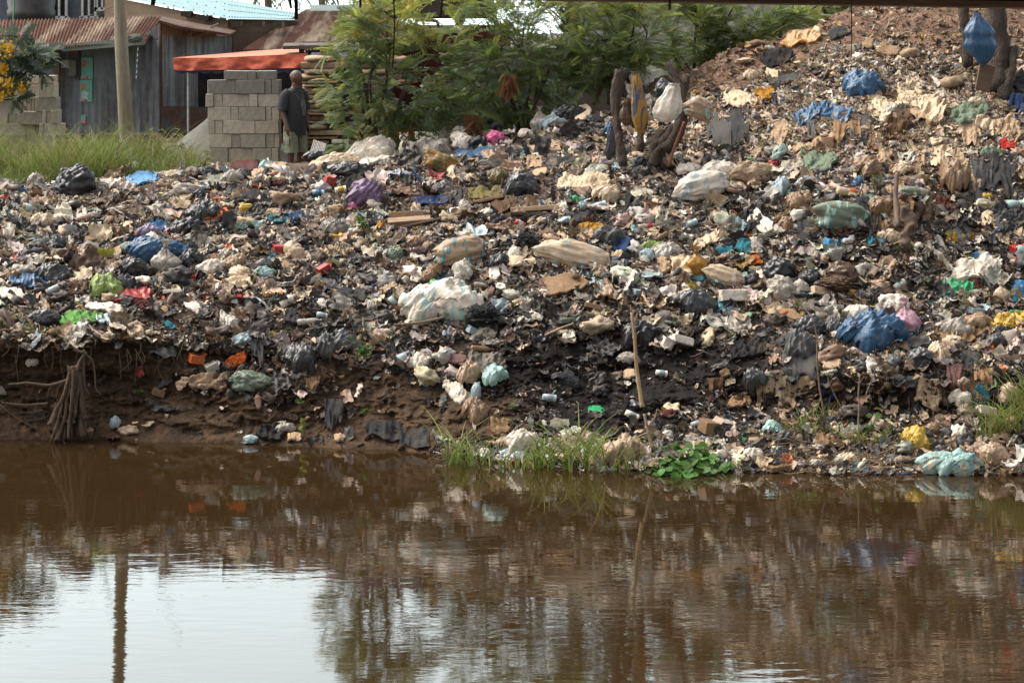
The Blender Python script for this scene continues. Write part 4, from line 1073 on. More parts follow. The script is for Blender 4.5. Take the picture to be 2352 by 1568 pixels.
mb = MB(); mb.quad(W(370, 244, 41.25), W(480, 246, 41.1), W(480, 318, 41.1), W(370, 316, 41.25)); o = mb.out('metal_panel', rustm('panel', (.08, .085, .09), (.09, .05, .04), (1, 1, 1), .5, 3)); tag(o, 'low dark rusty metal panel leaning against the shed side', 'panel')
mb = MB()
def onwall(u, v, off=.05):
    f = (u-A[0])/(B_[0]-A[0]); return W(u, v, A[1]*(1-f)+B_[1]*f-off)
tealp = surf('poster_teal', (.12, .36, .3), .8, damt=.35, dirt=(.3, .33, .3), sc=6)
def poster(u0, v0, u1, v1, label, red=True, orange=True, blob=False):
    mb = MB(); mb.quad(onwall(u0, v1), onwall(u1, v1), onwall(u1, v0), onwall(u0, v0)); o = mb.out('poster', tealp); tag(o, label, 'poster', 'posters on the shed wall')
    if orange: m2 = MB(); m2.quad(onwall(u0+2, v0+22, .055), onwall(u0+12, v0+22, .055), onwall(u0+12, v0+8, .055), onwall(u0+2, v0+8, .055)); m2.out('orange_patch', surf('poster_orange', (.42, .17, .06), .8), o)
    if blob: m2 = MB(); m2.add([onwall(u0+(u1-u0)*a, v0+(v1-v0)*b_, .056) for a, b_ in ((.1, .55), (.45, .5), (.75, .6), (.55, .75), (.7, .9), (.3, .88), (.12, .8))], [list(range(7))]); m2.out('pale_patch', surf('poster_pale', (.4, .47, .44), .8), o)
    if red:
        m2 = MB(); m2.quad(onwall(u0+1, v1-1, .055), onwall(u0+15, v1-1, .055), onwall(u0+15, v1-7, .055), onwall(u0+1, v1-7, .055)); m2.out('red_label', surf('poster_red', (.42, .05, .04), .8), o)
        fc = bpy.data.curves.new('lettering', 'FONT'); fc.body = 'SALA'; fc.size = .07; fc.align_x = 'CENTER'; fc.extrude = .001; ft = bpy.data.objects.new('lettering', fc); COL.objects.link(ft)
        ft.parent = o; ft.location = tuple(onwall(u0+8, v1-2, .062)-parent_world(o)); ft.rotation_euler = (R(90), 0, 0); fc.materials.append(surf('letter_white', (.7, .66, .6), .8)); dg_ = bpy.context.evaluated_depsgraph_get(); me_ = bpy.data.meshes.new_from_object(ft.evaluated_get(dg_)); f2 = bpy.data.objects.new('lettering', me_); COL.objects.link(f2); f2.parent = o; f2.location = ft.location; f2.rotation_euler = ft.rotation_euler; bpy.data.objects.remove(ft)
poster(187, 132, 213, 182, 'upper teal poster with an orange patch on the shed wall')
poster(184, 184, 212, 234, 'middle teal poster, torn, with a pale patch', blob=True)
poster(186, 264, 197, 284, 'lowest remnant of a teal poster near the shed foot', orange=False)
mb = MB(); mb.quad(onwall(141, 157), onwall(160, 156), onwall(160, 138), onwall(141, 138)); tag(mb.out('paper_notice', surf('paper', (.45, .42, .42), .8)), 'pale paper notice pinned beside the meter box', 'notice')
mt = empty('meter_box', onwall(168, 178), 'grey electricity meter box with a cable on the shed wall', 'meter box')
mb = MB(); mb.box(onwall(168, 156, .1), (.15, .12, .34), bev=.01); mb.box(onwall(168, 148, .17), (.11, .03, .14), bev=.01); mb.out('housing', surf('meter_grey', (.14, .13, .12), .6), mt)
mb = MB(); mb.tube([onwall(172, 172, .08), onwall(173, 181, .08), onwall(181, 184, .08), onwall(183, 170, .06), onwall(182, 116, .06)], .016, 5); mb.out('cable', surf('cable', (.02, .02, .02), .5), mt)
mb = MB(); mb.quad(onwall(161, 130), onwall(179, 130), onwall(179, 114), onwall(161, 114)); mb.out('backing_board', surf('old_wood2', (.15, .09, .05), .9), mt)
# bundle of twine and the banded stick hanging from the eave
tw = empty('hanging_broom', W(318, 110, 40.7), 'grey twine bundle with a banded stick hanging under the eave', 'broom')
q, f = sphere(18, 12); mb = MB(); mb.add(q*(1+.25*fbm(q*5, 4, 2))[:, None]*[.16, .1, .09]+W(310, 88, 40.6), f); mb.out('twine', surf('twine', (.1, .12, .1), .95, bsc=60, bd=.02), tw)
mb = MB()
for k in range(12): mb.tube([W(317.5-k*.35, 104+k*6.4, 40.6), W(317.5-(k+1)*.35, 104+(k+1)*6.4, 40.6)], .012, 5, col=(.35, .5, .45) if k % 2 else (.06, .06, .05))
mb.out('banded_stick', surf('banded', (1, 1, 1), .6, attr=True, damt=.1), tw, usecol=True)
# white wire loop and branch on the side wall
mb = MB(); mb.tube([W(435, 84, 42), W(470, 70, 42.6), W(502, 56, 43)], [.035, .03, .02], 5, rough=.02); tag(mb.out('wooden_stick', surf('grey_wood', (.17, .13, .1), .9)), 'grey stick poking out from under the shed roof', 'stick')
mb = MB(); mb.tube(curve_pts([W(436, 82, 41.9), W(430, 70, 41.9), W(434, 62, 41.9), W(440, 66, 41.9), W(438, 84, 41.9), W(433, 100, 41.9), W(437, 109, 41.9), W(442, 98, 41.9), W(438, 86, 41.9)], 30), .006, 4); tag(mb.out('wire_loop', surf('wire', (.4, .36, .3), .6)), 'pale looped wire hanging on the shed side', 'wire')
# --- block house with the pale blue roof
bh = empty('block_house', W(560, 300, 46), 'tan block house with a long pale blue metal roof', 'house')
E1, E2, E3 = (240, -14, 46.5), (527, 44, 44.2), (684, 47, 45.4)
mb = MB(); mb.quad(W(E1[0], 330, E1[2]), W(E2[0]-4, 330, E2[2]+.25), W(E2[0]-4, E2[1]+2, E2[2]+.25), W(E1[0], E1[1]+4, E1[2])); mb.quad(W(E2[0]-4, 330, E2[2]+.25), W(E3[0], 330, E3[2]+.25), W(E3[0], E3[1], E3[2]+.25), W(E2[0]-4, E2[1], E2[2]+.25))
m, t, b, o_ = nt('block_wall'); co = coords(t); br = nd(t, 'TexBrick', _Scale=1.0); br.inputs['Color1'].default_value = (.24, .17, .11, 1); br.inputs['Color2'].default_value = (.2, .145, .1, 1); br.inputs['Mortar'].default_value = (.17, .12, .085, 1)
br.inputs['Brick Width'].default_value = .45; br.inputs['Row Height'].default_value = .22; br.inputs['Mortar Size'].default_value = .012; br.inputs['Mortar Smooth'].default_value = .6
rx_ = nd(t, 'Mapping'); rx_.inputs['Rotation'].default_value = (R(90), 0, 0); t.links.new(co, rx_.inputs[0]); t.links.new(rx_.outputs[0], br.inputs[0])
t.links.new(mixc(t, ramp(t, noise(t, co, 1.6, 5, .65), (.4, 0.0), (.7, .7)), br.outputs[0], (.12, .09, .065)), b.inputs['Base Color']); b.inputs['Roughness'].default_value = .95; m_bw = m
mb.out('wall', m_bw, bh)
rm_b = rustm('pale_blue_roof', (.25, .42, .46), (.3, .38, .37), (1, 6, 1), .2, 1)
mb = MB(); mb.quad(W(*E1), W(*E2), W(526, -1, 51), W(320, -52, 54)); mb.quad(W(*E2), W(*E3), W(696, 33, 50.5), W(526, -1, 51)); mb.out('roof', rm_b, bh)
mb = MB()
for k in range(3):
    for j in range(26):
        a = j/25; f = .05+k*.3; p0 = W(*E2)*(1-a)+W(*E3)*a; p1 = W(526, -1, 51)*(1-a)+W(696, 33, 50.5)*a; p = p0*(1-f)+p1*f; mb.box(p+[0, 0, .02], (.028, .028, .02))
        if j % 2 == 0: p0 = W(*E1)*(1-a)+W(*E2)*a; p1 = W(320, -52, 54)*(1-a)+W(526, -1, 51)*a; p = p0*(1-f)+p1*f; mb.box(p+[0, 0, .02], (.028, .028, .02))
tag(mb.out('roof_screws', surf('screws', (.14, .1, .08), .8), bh), kind='stuff')
for u_ in (430, 470, 545, 595, 640): mb = MB(); dd = 44.35 if u_ > 527 else 46.5-(u_-240)/287*2.3; mb.box(W(u_, (56 if u_ > 520 else 32+(u_-430)*.25), dd-.1), (.2, .5, .12)); mb.out('rafter', surf('dark_wood', (.05, .035, .025), .9), bh)
# --- grey-blue house with windows and the black water tank
gh = empty('plastered_house', W(130, 300, 54), 'slate blue plastered house with white framed windows behind the shed', 'house')
mb = MB(); mb.box(W(90, 60, 54.5)+[0, .4, 0], (4.2, 1.5, 6.5)); mb.out('wall', surf('blue_plaster', (.09, .115, .14), .9, damt=.25, sc=1), gh)
for (u0, u1, v1) in ((120, 153, 42), (190, 220, 42), (223, 248, 22)):
    w_ = MB(); d_ = 54.1; a, b_ = W(u0, v1, d_), W(u1, v1-90, d_); cx, cz = (a[0]+b_[0])/2, (a[2]+b_[2])/2; ww, hh = b_[0]-a[0], b_[2]-a[2]
    for (x_, z_, sx, sz) in ((a[0], cz, .06, hh), (b_[0], cz, .06, hh), (cx, cz, .05, hh), (cx, a[2], ww+.14, .1)): w_.box((x_, d_-.02, z_), (sx, .1, sz))
    wf = w_.out('window', surf('white_frame', (.55, .56, .55), .6, damt=.15), gh)
    p = MB(); p.box((cx, d_+.05, cz), (ww, .04, hh)); p.out('pane', surf('dark_glass', (.02, .022, .025), .15, damt=.05), wf)
tk = MB(); V, F = lathe([(0, .01), (0, .6), (.25, .62), (.3, .58), (.5, .62), (.55, .58), (.8, .62), (.85, .58), (1.1, .62), (1.2, .5), (1.35, .2)], 24, 'z'); p = W(72, 48, 52.5)
tk.add(V+p, F); tag(tk.out('water_tank', surf('tank', (.02, .02, .023), .5), smooth=True), 'black ribbed water tank in front of the slate blue house', 'water tank')
mb = MB(); mb.tube(curve_pts([W(30, -20, 51.5), W(33, 10, 51.5), W(30, 48, 51.5)], 8), .02, 4); tag(mb.out('green_hose', surf('hose', (.03, .22, .12), .6)), 'thin green hose hanging beside the water tank', 'hose')
# --- second rusty roof
rh = empty('rusty_roofed_shelter', W(740, 320, 43), 'open shelter with a broad striped rusty and bare corrugated roof', 'shelter')
V, F = wave_sheet(W(556, 116, 42.6), W(905, 112, 42.2), W(930, 22, 47.5), W(704, 22, 47.5), 48, .022, 3); mk('roof', V, F, rustm('striped_rust', (.4, .33, .25), (.11, .048, .03), (1.1, .1, .1), .5, 1.3), rh, True)
mb = MB(); slab(mb, [W(708, 26, 47.2), W(924, 24, 47.2), W(925, 9, 47.9), W(716, 12, 47.9)], .08); mb.out('ridge_cap', surf('ridge_green', (.09, .14, .13), .7), rh)
mb = MB(); mb.box(W(760, 115, 42.9), (1.2, .1, .35)); mb.out('end_wall', surf('grey_end', (.13, .12, .11), .9), rh)
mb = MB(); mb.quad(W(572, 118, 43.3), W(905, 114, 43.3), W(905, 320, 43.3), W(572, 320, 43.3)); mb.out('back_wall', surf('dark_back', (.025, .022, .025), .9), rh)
for (u0, u1, v0, v1) in ((812, 850, 30, 24), (860, 925, 92, 58)):
    V, F = wave_sheet(W(u0, v0, 45.6), W(u1, v0-2, 45.6), W(u1+8, v1, 46.1), W(u0+14, v1, 46.1), 6, .02); mk('patch_sheet', V, F, rustm('bare_sheet', (.5, .5, .46), (.3, .28, .25), amt=.1), rh, True)
mb = MB(); slab(mb, [W(650, 106, 39.8), W(900, 100, 39.8), W(900, 97, 40.6), W(652, 99, 40.6)], .07); o = empty('wooden_stall', W(740, 330, 40), 'weathered wooden stall top on posts above the stacked boards', 'stall'); mb.out('top_board', surf('weathered', (.09, .07, .055), .9, stretch=(.4, 3, 3)), o)
for u_ in (693, 742, 880):
    mb = MB(); mb.box((W(u_, 100, 40)[0], 40.0, (zf(103, 40)+GZ)/2), (.1, .1, zf(103, 40)-GZ)); mb.out('post', surf('weathered', (.09, .07, .055), .9, stretch=(.4, 3, 3)), o)
mb = MB(); mb.quad(W(715, 134, 41), W(890, 130, 41), W(890, 119, 41.1), W(715, 121, 41.1)); tag(mb.out('blue_awning', surf('awning_blue', (.07, .08, .2), .8)), 'faded blue awning edge behind the stall posts', 'awning')
# --- orange awning
aw = empty('orange_awning', W(550, 300, 40), 'bright orange fabric awning with a blue scalloped edge above the block stack', 'awning')
m_or = surf('orange_fabric', (.44, .085, .04), .8, damt=.15, sc=2, dirt=(.35, .1, .06), bsc=14, bd=.012, trans=.15, stretch=(1, 1, 1))
n, m_ = 60, 8; a = np.linspace(0, 1, n); b_ = np.linspace(0, 1, m_); X, Y = np.meshgrid(a, b_); X = X.ravel(); Y = Y.ravel()
tv = np.interp(X, [0, .35, 1], [133, 133, 123]); bv = np.interp(X, [0, .05, 1], [160, 163, 156]); U = np.interp(X, [0, 1], [397, 707])+Y*3*(1-2*X); P = W(U, tv*(1-Y)+bv*Y, 39.8-.1*Y)
P[:, 1] += .06*np.sin(X*26+fbm(np.stack([X*5, Y*2, 0*X], -1), 3, 2)*3)*Y+.02*crumple(np.stack([X*6, Y*1.5, 0*X], -1), 4); mk('front_flap', P, gridF(n, m_), m_or, aw)
mb = MB(); mb.quad(W(397, 133, 39.8), W(500, 133, 39.8), W(600, 129, 39.8), W(707, 123, 39.8), W(692, 110, 42.2), W(560, 119, 42.0)); mb.out('top_sheet', surf('orange_top', (.42, .15, .08), .8, damt=.3, dirt=(.45, .24, .17), sc=1.5), aw)
sc_ = np.linspace(0, 1, 121); bot = 166+4.5*abs(np.sin(sc_*pi*11)); P = np.concatenate([W(np.interp(sc_, [0, 1], [400, 704]), np.interp(sc_, [0, 1], [160, 155]), 39.85), W(np.interp(sc_, [0, 1], [403, 704]), bot-sc_*2, 39.87)]); mk('blue_edge', P, gridF(121, 2), surf('awning_blue', (.07, .08, .2), .8), aw)
for u_, d_ in ((432, 39.9), (690, 40.1)):
    mb = MB(); mb.tube([W(u_, 160, d_), (W(u_, 160, d_)[0], d_, GZ)], .022, 6); mb.out('pole', surf('pole_white', (.4, .4, .38), .6), aw)
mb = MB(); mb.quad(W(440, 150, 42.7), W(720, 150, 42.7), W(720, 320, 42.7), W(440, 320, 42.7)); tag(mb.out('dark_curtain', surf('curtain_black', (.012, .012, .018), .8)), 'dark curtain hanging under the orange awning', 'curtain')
# --- container, roof timbers and grey wall behind the trees
mb = MB(); mb.box(W(1010, 180, 46)+[0, 1, 0], (3.2, 2, 2.4)); o = mb.out('red_container', rustm('red_rust', (.14, .035, .025), (.08, .03, .02), (1, 1, 1), .4)); tag(o, 'dull red metal container half hidden behind the bushes', 'container')
cp = MB()
for k in range(4): cp.box(W(985, 8+k*9, 44.8-k*.1), (3.0, .12, .09), ry=R(3-k*2))
cp.box(W(990, 20, 45.1), (2.8, .05, .45)); tag(cp.out('roof_timbers', surf('dark_wood', (.05, .035, .025), .9)), 'dark stacked roof timbers above the red container', 'roof')
gw = MB(); gw.box(W(1700, 260, 44)+[0, .3, 0], (7.5, .4, 5.2)); tag(gw.out('boundary_wall', surf('grey_render', (.3, .3, .29), .9, damt=.35, sc=1.2)), 'pale grey rendered wall behind the trees', 'wall')
gw = MB(); gw.box(W(1240, 250, 43.5)+[0, .2, 0], (3.4, .3, 2.6)); tag(gw.out('plank_wall', surf('dark_planks', (.06, .048, .04), .95, stretch=(3, 1, .4))), 'dark plank wall behind the middle bushes', 'wall')
# vehicle frame: loop of black tube and a slanting pipe
vf = MB(); vf.tube(curve_pts([W(952, 95, 40), W(956, 52, 40), (W(962, 47, 40)), W(998, 48, 40), W(1006, 56, 40), W(1012, 95, 40)], 24), .035, 7); tag(vf.out('tubular_frame', surf('black_tube', (.012, .012, .014), .4), smooth=True), 'black bent tube frame standing behind the bushes', 'frame')
vf = MB(); vf.tube([W(1040, 88, 39), W(1062, 40, 39), W(1074, 8, 39)], .075, 8); tag(vf.out('black_pipe', surf('black_tube', (.012, .012, .014), .4), smooth=True), 'thick slanting black pipe behind the bushes', 'pipe')
# tyres under the bushes
for i, (u_, v_, w_, lb) in enumerate(((1120, 292, 44, 'old tyre half buried under the bushes, left of another'), (1142, 300, 40, 'old tyre lying against the first one under the bushes'))):
    d_ = float(depth(u_, v_+14))+.3; r = w_*.5*d_/FPX; a = np.linspace(0, 2*pi, 33)[:-1]; b_ = np.linspace(0, 2*pi, 11)[:-1]; A2, B2 = np.meshgrid(a, b_)
    rr = r*.72+r*.28*np.cos(B2); P = np.stack([rr*np.cos(A2), r*.3*np.sin(B2), rr*np.sin(A2)], -1).reshape(-1, 3)@rot(.2, 0, .4*i).T+W(u_, v_, d_)
    F = [[j*32+k, j*32+(k+1) % 32, ((j+1) % 10)*32+(k+1) % 32, ((j+1) % 10)*32+k] for j in range(10) for k in range(32)]
    tag(mk('tyre', P, F, surf('rubber', (.02, .02, .021), .7)), lb, 'tyre')
# utility pole
V, F = tube(curve_pts([W(293, 330, 39.3), W(288, 260, 39.3), W(281, 150, 39.3), W(277, 60, 39.3), W(274, -60, 39.3), W(272, -520, 39.3)], 40), np.linspace(.145, .10, 40), 14)
V = V+.018*np.stack([fbm(V*np.array([4, 4, .8]), 3, 3), fbm(V*np.array([4, 4, .8]), 8, 3), 0*V[:, 0]], -1); V[:, 2] = np.where(V[:, 2] < GZ+.2, GZ-.2, V[:, 2])
tag(mk('utility_pole', V, F, surf('pole_wood', (.27, .23, .16), .9, damt=.4, dirt=(.13, .11, .075), sc=3, bsc=12, bd=.02, stretch=(4, 4, .3))), 'tall bare wooden utility pole in front of the shed', 'pole')
mb = MB()
for (a, b_) in (((180, 40), (262, 14)), ((150, 56), (262, 20)), ((262, 14), (420, -50))): mb.tube(curve_pts([W(a[0], a[1], 50), W((a[0]+b_[0])/2, (a[1]+b_[1])/2+5, 45), W(b_[0], b_[1], 39.4)], 12), .008, 3)
tag(mb.out('overhead_wires', surf('wire_dark', (.03, .03, .03), .6)), 'thin dark overhead wires running to the pole', 'wire', kind='thing')
# --- cement block stacks
m_bl = [surf('cement_%d' % i, c, .95, damt=.3, dirt=tuple(x*.6 for x in c), sc=3, bsc=45, bd=.008, var=.18) for i, c in enumerate([(.42, .36, .28), (.34, .3, .235), (.22, .2, .175), (.47, .41, .32)])]
ordn = ['first', 'second', 'third', 'fourth', 'fifth', 'sixth', 'seventh', 'eighth', 'ninth', 'tenth']
crs = ['bottom', 'second lowest', 'third', 'fourth', 'fifth', 'sixth', 'seventh', 'top']
def block(u0, u1, v0, v1, d, dep, lean, m, label, group):
    mb = MB(); c = W((u0+u1)/2, (v0+v1)/2, d)+[0, dep/2, 0]; px = d/FPX
    mb.box(c, ((u1-u0)*px-.006, dep, (v1-v0)*px-.004), 0, 0, R(lean), bev=.008, jit=.0022); tag(mb.out('cement_block', m, loc=tuple(c)), label, 'cement block', group)
rows = [(374, 408, [478, 530, 590, 640]), (340, 374, [480, 524, 580, 624, 640]), (308, 340, [478, 532, 552, 610, 630, 642]), (277, 308, [477, 493, 512, 585, 640]), (246, 277, [477, 530, 548, 610, 624, 642]), (216, 246, [472, 490, 511, 572, 592, 641]), (184, 216, [476, 541, 608, 624, 642]), (163, 184, [514, 569, 588, 631])]
gb = np.random.default_rng(3)
for r_, (v0, v1, us) in enumerate(rows):
    for i in range(len(us)-1):
        w_ = us[i+1]-us[i]; block(us[i], us[i+1], v0+gb.uniform(-.6, .6), v1, 38.3+gb.uniform(-.02, .04), .42 if w_ > 30 else .38, gb.normal()*.5, m_bl[2] if (r_ >= 6 and gb.uniform() < .75) else m_bl[gb.choice([0, 1, 3])],
              f'{ordn[i]} block from the left in the {crs[r_]} course of the free-standing stack' if r_ else f'{ordn[i]} block from the left at the foot of the free-standing stack', 'cement blocks in the free-standing stack')
rows = [(342, 385, [-40, 30, 80, 131]), (308, 342, [-40, 60, 88, 96, 110, 131]), (284, 312, [-40, 60, 82, 90, 100, 140]), (255, 286, [-50, 18, 40, 97, 106, 116, 131]), (224, 258, [-60, 53, 62, 72, 80, 128]), (193, 226, [-30, 18, 30, 88, 106, 124]), (175, 193, [-20, 30, 60, 88, 122])]
for r_, (v0, v1, us) in enumerate(rows):
    for i in range(len(us)-1):
        off = (us[i]-60)*-.035*(1 if r_ > 2 else 0)
        block(us[i], us[i+1], v0+off, v1+off, 38.6+gb.uniform(-.02, .05)-.25*(us[i+1] > 90), .42, (2.5 if r_ in (3, 4, 5) and us[i] < 100 else 0)+gb.normal()*.7, m_bl[gb.choice([0, 1, 3])],
              f'{ordn[i]} block from the left in the {["bottom", "second lowest", "third", "fourth", "fifth", "sixth", "top"][r_]} course of the stack by the flowers', 'cement blocks in the leaning stack')
# gravel heap
n = 40; a = np.linspace(-1, 1, n); X, Y = np.meshgrid(a, a); rr = np.hypot(X, Y); Z = np.clip(1-rr, 0, 1)**1.1*1.3; P = np.stack([X*1.75+W(515, 300, 40)[0], 39.9+Y*.8, GZ-.02+Z+.03*fbm(np.stack([X*5, Y*5, 0*X], -1), 3, 2)], -1)
tag(mk('gravel_heap', P.reshape(-1, 3), gridF(n, n), surf('gravel', (.3, .29, .26), .95, damt=.5, dirt=(.07, .065, .06), sc=60, bsc=70, bd=.03)), 'heap of pale grey gravel behind the cement blocks', 'gravel', kind='stuff')
# --- stack of boards and folded sacking behind the bush
mcd = [surf('board_%d' % i, c, .9, damt=.4, bsc=20, bd=.01) for i, c in enumerate([(.3, .2, .12), (.36, .26, .16), (.2, .13, .08), (.13, .085, .055)])]
sg = np.random.default_rng(12); k = 0; v_ = 390.0; hs = []
while v_ > 138: hs.append((v_, sg.uniform(7, 15))); v_ -= hs[-1][1]
for v_, h_ in hs:
    x0 = 690+sg.uniform(-4, 14)+max(0, 200-v_)*.05; segs = [(x0, x0+sg.uniform(60, 110)), (x0+115, x0+115+sg.uniform(70, 150))]
    for j, (a_, b_) in enumerate(segs):
        if j == 1 and b_ > 960: b_ = 960
        if sg.uniform() < .5:
            n = 18; P, F = sphere(22, 12); se = lambda q, e: np.sign(q)*np.abs(q)**e
            P = np.stack([se(P[:, 0], .35)*(b_-a_)*.5*39.2/FPX, se(P[:, 1], .6)*.45, se(P[:, 2], .8)*h_*.56*39.2/FPX], -1); P += .03*np.stack([0*P[:, 0], fbm(P*4, k, 2), fbm(P*np.array([3, 3, 9]), k+1, 2)], -1)
            o = mk('folded_sacking', P+W((a_+b_)/2, v_-h_/2, 39.2), F, mcd[sg.integers(0, 2)]); ct = 'sacking'
        else:
            mb = MB(); 
            mb.box(W((a_+b_)/2, v_-h_/2, 39.2), ((b_-a_)*39.2/FPX, .8, h_*.8*39.2/FPX), R(sg.normal()*2), 0, R(sg.normal()*1.2), bev=.01, jit=.006); o = mb.out('stacked_board', mcd[sg.integers(0, 4)]); ct = 'board'
        side = 'near end' if j == 0 else 'far end'
        tag(o, f'{"folded tan sacking" if ct == "sacking" else "weathered board"}, layer {k//2+1} from the ground, at the {"man side" if j == 0 else "bush side"} of the brown pile', ct, 'boards and sacking piled beside the man'); k += 1
# black and white ribbed sheet
V, F = wave_sheet(W(709, 366, 37.2), W(744, 362, 37.0), W(752, 332, 37.4), W(722, 322, 37.5), 9, .03); cw_ = np.where(((np.arange(len(V)) % 55) % 6 < 3)[:, None], (.55, .53, .48), (.02, .02, .02))
o = mk('striped_sheet', V, F, surf('striped', (1, 1, 1), .6, attr=True, damt=.15), None, False, col=cw_); tag(o, 'black and white ribbed sheet propped beside the pile of boards', 'roof sheet')
# people-sized things far behind: palms
def palm(u, v, d, L, label, seed):
    g = np.random.default_rng(seed); base = W(u, v, d); pt = empty('palm_tree', (base[0], d, GZ-.1), label, 'palm tree', 'coconut palms beyond the roofs')
    mb = MB(); mb.tube(curve_pts([(base[0]+.6, d, GZ-.1), (base[0]+.2, d, (GZ+base[2])/2), base], 10), np.linspace(.2, .13, 10), 8); mb.out('trunk', surf('palm_trunk', (.14, .11, .08), .95), pt, True)
    V, F, n = [], [], 0
    for k in range(18):
        a = k*2.4+g.uniform(-.2, .2); el = g.uniform(-.1, 1.0); t_ = np.linspace(0, 1, 16); out = np.array([cos(a)*cos(el), sin(a)*cos(el)*.8, sin(el)])
        pts = base+t_[:, None]*L*out+np.stack([0*t_, 0*t_, -L*.75*t_**2.2], -1)
        for i in range(1, 16):
            for sd in (-1, 1):
                q = pts[i]; ln = L*.28*(1-.6*abs(t_[i]-.45)); side = np.cross(out, [0, 0, 1]); side /= np.linalg.norm(side)+1e-6
                tip = q+side*sd*ln*.55+np.array([0, 0, -ln*.8])+out*ln*.25; wv = out*.035*L/3
                V += [q-wv, q+wv, tip]; F.append([n, n+1, n+2]); n += 3
        tv_, tf_ = tube(pts, np.linspace(.03, .008, 16), 4); V += list(tv_); F += [[x_+n for x_ in f] for f in tf_]; n += len(tv_)
    mk('fronds', V, F, surf('palm_green', (.07, .1, .035), .6, damt=.2, trans=.25), pt, False)
palm(612, -42, 78, 3.6, 'coconut palm with drooping fronds over the pale blue roof', 1)
palm(735, -48, 84, 3.2, 'coconut palm beyond the green ridge cap', 2)
palm(505, -60, 90, 3.4, 'coconut palm mostly hidden behind the pale blue roof', 5)
# --- bridge girder overhead with its deck
gd = empty('bridge', (0, 12, 6), 'dark rusty bridge girder crossing above with a pale timber edge', 'bridge')
def bz(u): return np.interp(u, [0, 700, 2352], [-16, 4, 24])
m_gd = rustm('girder', (.035, .02, .014), (.06, .03, .018), (1, 1, 1), .5, 2)
d_ = 12.; a, b_ = W(-1500, bz(0)-30, d_), W(3800, bz(2352)+18, d_)
mb = MB(); mb.add([a, b_, b_+[0, 0, .5], a+[0, 0, .5], a+[0, .25, 0], b_+[0, .25, 0], b_+[0, .25, .5], a+[0, .25, .5]], [(0, 1, 2, 3), (0, 4, 5, 1), (3, 2, 6, 7), (4, 7, 6, 5)]); mb.out('girder', m_gd, gd)
mb = MB(); a2, b2 = a+[0, -.06, .0], b_+[0, -.06, .0]; mb.add([a2, b2, b2+[0, 0, .036], a2+[0, 0, .036], a2+[0, .06, -.008], b2+[0, .06, -.008]], [(0, 1, 2, 3), (0, 4, 5, 1)]); mb.out('edge_strip', surf('edge_timber', (.3, .18, .11), .85, damt=.5, stretch=(.3, 3, 3), sc=6), gd)
mb = MB(); mb.box((0, 6.0, 6.75), (30, 13, .2)); mb.out('deck', surf('deck_wood', (.06, .045, .035), .9), gd)
for i, (u_, v1, w_, lb) in enumerate(((679, 46, 9, 'charred stub of timber hanging from the bridge edge, the longest on the left'), (661, 20, 6, 'short bent charred scrap hanging left of the longest stub'), (826, 18, 6, 'short dark stub hanging above the rusty roof'))):
    mb = MB(); p0 = W(u_, -60, 11.9); p1 = W(u_+(8 if i == 1 else 2), v1, 11.9); mb.tube([p0, (p0+p1)/2, p1], w_*.5*12/FPX, 6, rough=.004); tag(mb.out('hanging_timber', surf('charred_wood', (.025, .017, .013), .9)), lb, 'timber', 'charred scraps hanging from the bridge')
for i, (u_, v1, w_, bend, lb) in enumerate(((900, 158, 3.2, 6, 'long rusty rod hanging from the bridge in front of the bush'), (1010, 42, 4, 6, 'short rusty rod hanging beside the red container'), (1955, 163, 2.2, 1, 'thin black rod hanging over the mound'), (1538, 23, 5, 0, 'tiny dark peg under the bridge edge'), (350, 12, 11, 4, 'dark broken timber end hanging at the left of the bridge'))):
    mb = MB(); n = 14; t_ = np.linspace(0, 1, n); mb.tube(W(u_+bend*np.sin(t_*3)+1.2*fbm(np.stack([t_*6, 0*t_, 0*t_+i], -1), 3), -50+(v1+50)*t_, 11.85), w_*.5*12/FPX, 5); tag(mb.out('hanging_rod', surf('rod_rust', (.06, .035, .02), .9)), lb, 'rod', 'rods hanging from the bridge')
# ---------- leaves, grass, stumps
def leaf_template(pairs=11, L=.34, l=.075, w=.021):
    V, F, n = [], [], 0
    t_ = np.linspace(.16, 1, pairs)
    for i, a in enumerate(t_):
        for sd in (-1, 1):
            b_ = np.array([a*L, 0, -.22*L*a*a]); s = l*(1-.35*abs(a-.55)); ax = np.array([.38, sd*.92, -.12+.05*sd*(i % 3)]); ax /= np.linalg.norm(ax); pr = np.cross(ax, [0, 0, 1.]); pr /= np.linalg.norm(pr)
            up = np.array([0, 0, .12*s])
            V += [b_, b_+ax*s*.35+pr*w*.5-up*.2, b_+ax*s*.78+pr*w*.42-up, b_+ax*s-up*1.6, b_+ax*s*.78-pr*w*.42-up, b_+ax*s*.35-pr*w*.5-up*.2]
            F += [[n, n+1, n+4+0, n+5], [n+1, n+2, n+3, n+4]]; F[-2] = [n, n+1, n+4, n+5]; n += 6
    V += [(0, -.002, .002), (0, .002, .002), (L, .002, -.22*L), (L, -.002, -.22*L)]; F.append([n, n+1, n+2, n+3])
    return np.array(V, float), np.array(F)
LT = [leaf_template(11), leaf_template(9, .3, .08, .025), leaf_template(12, .38, .072, .02)]
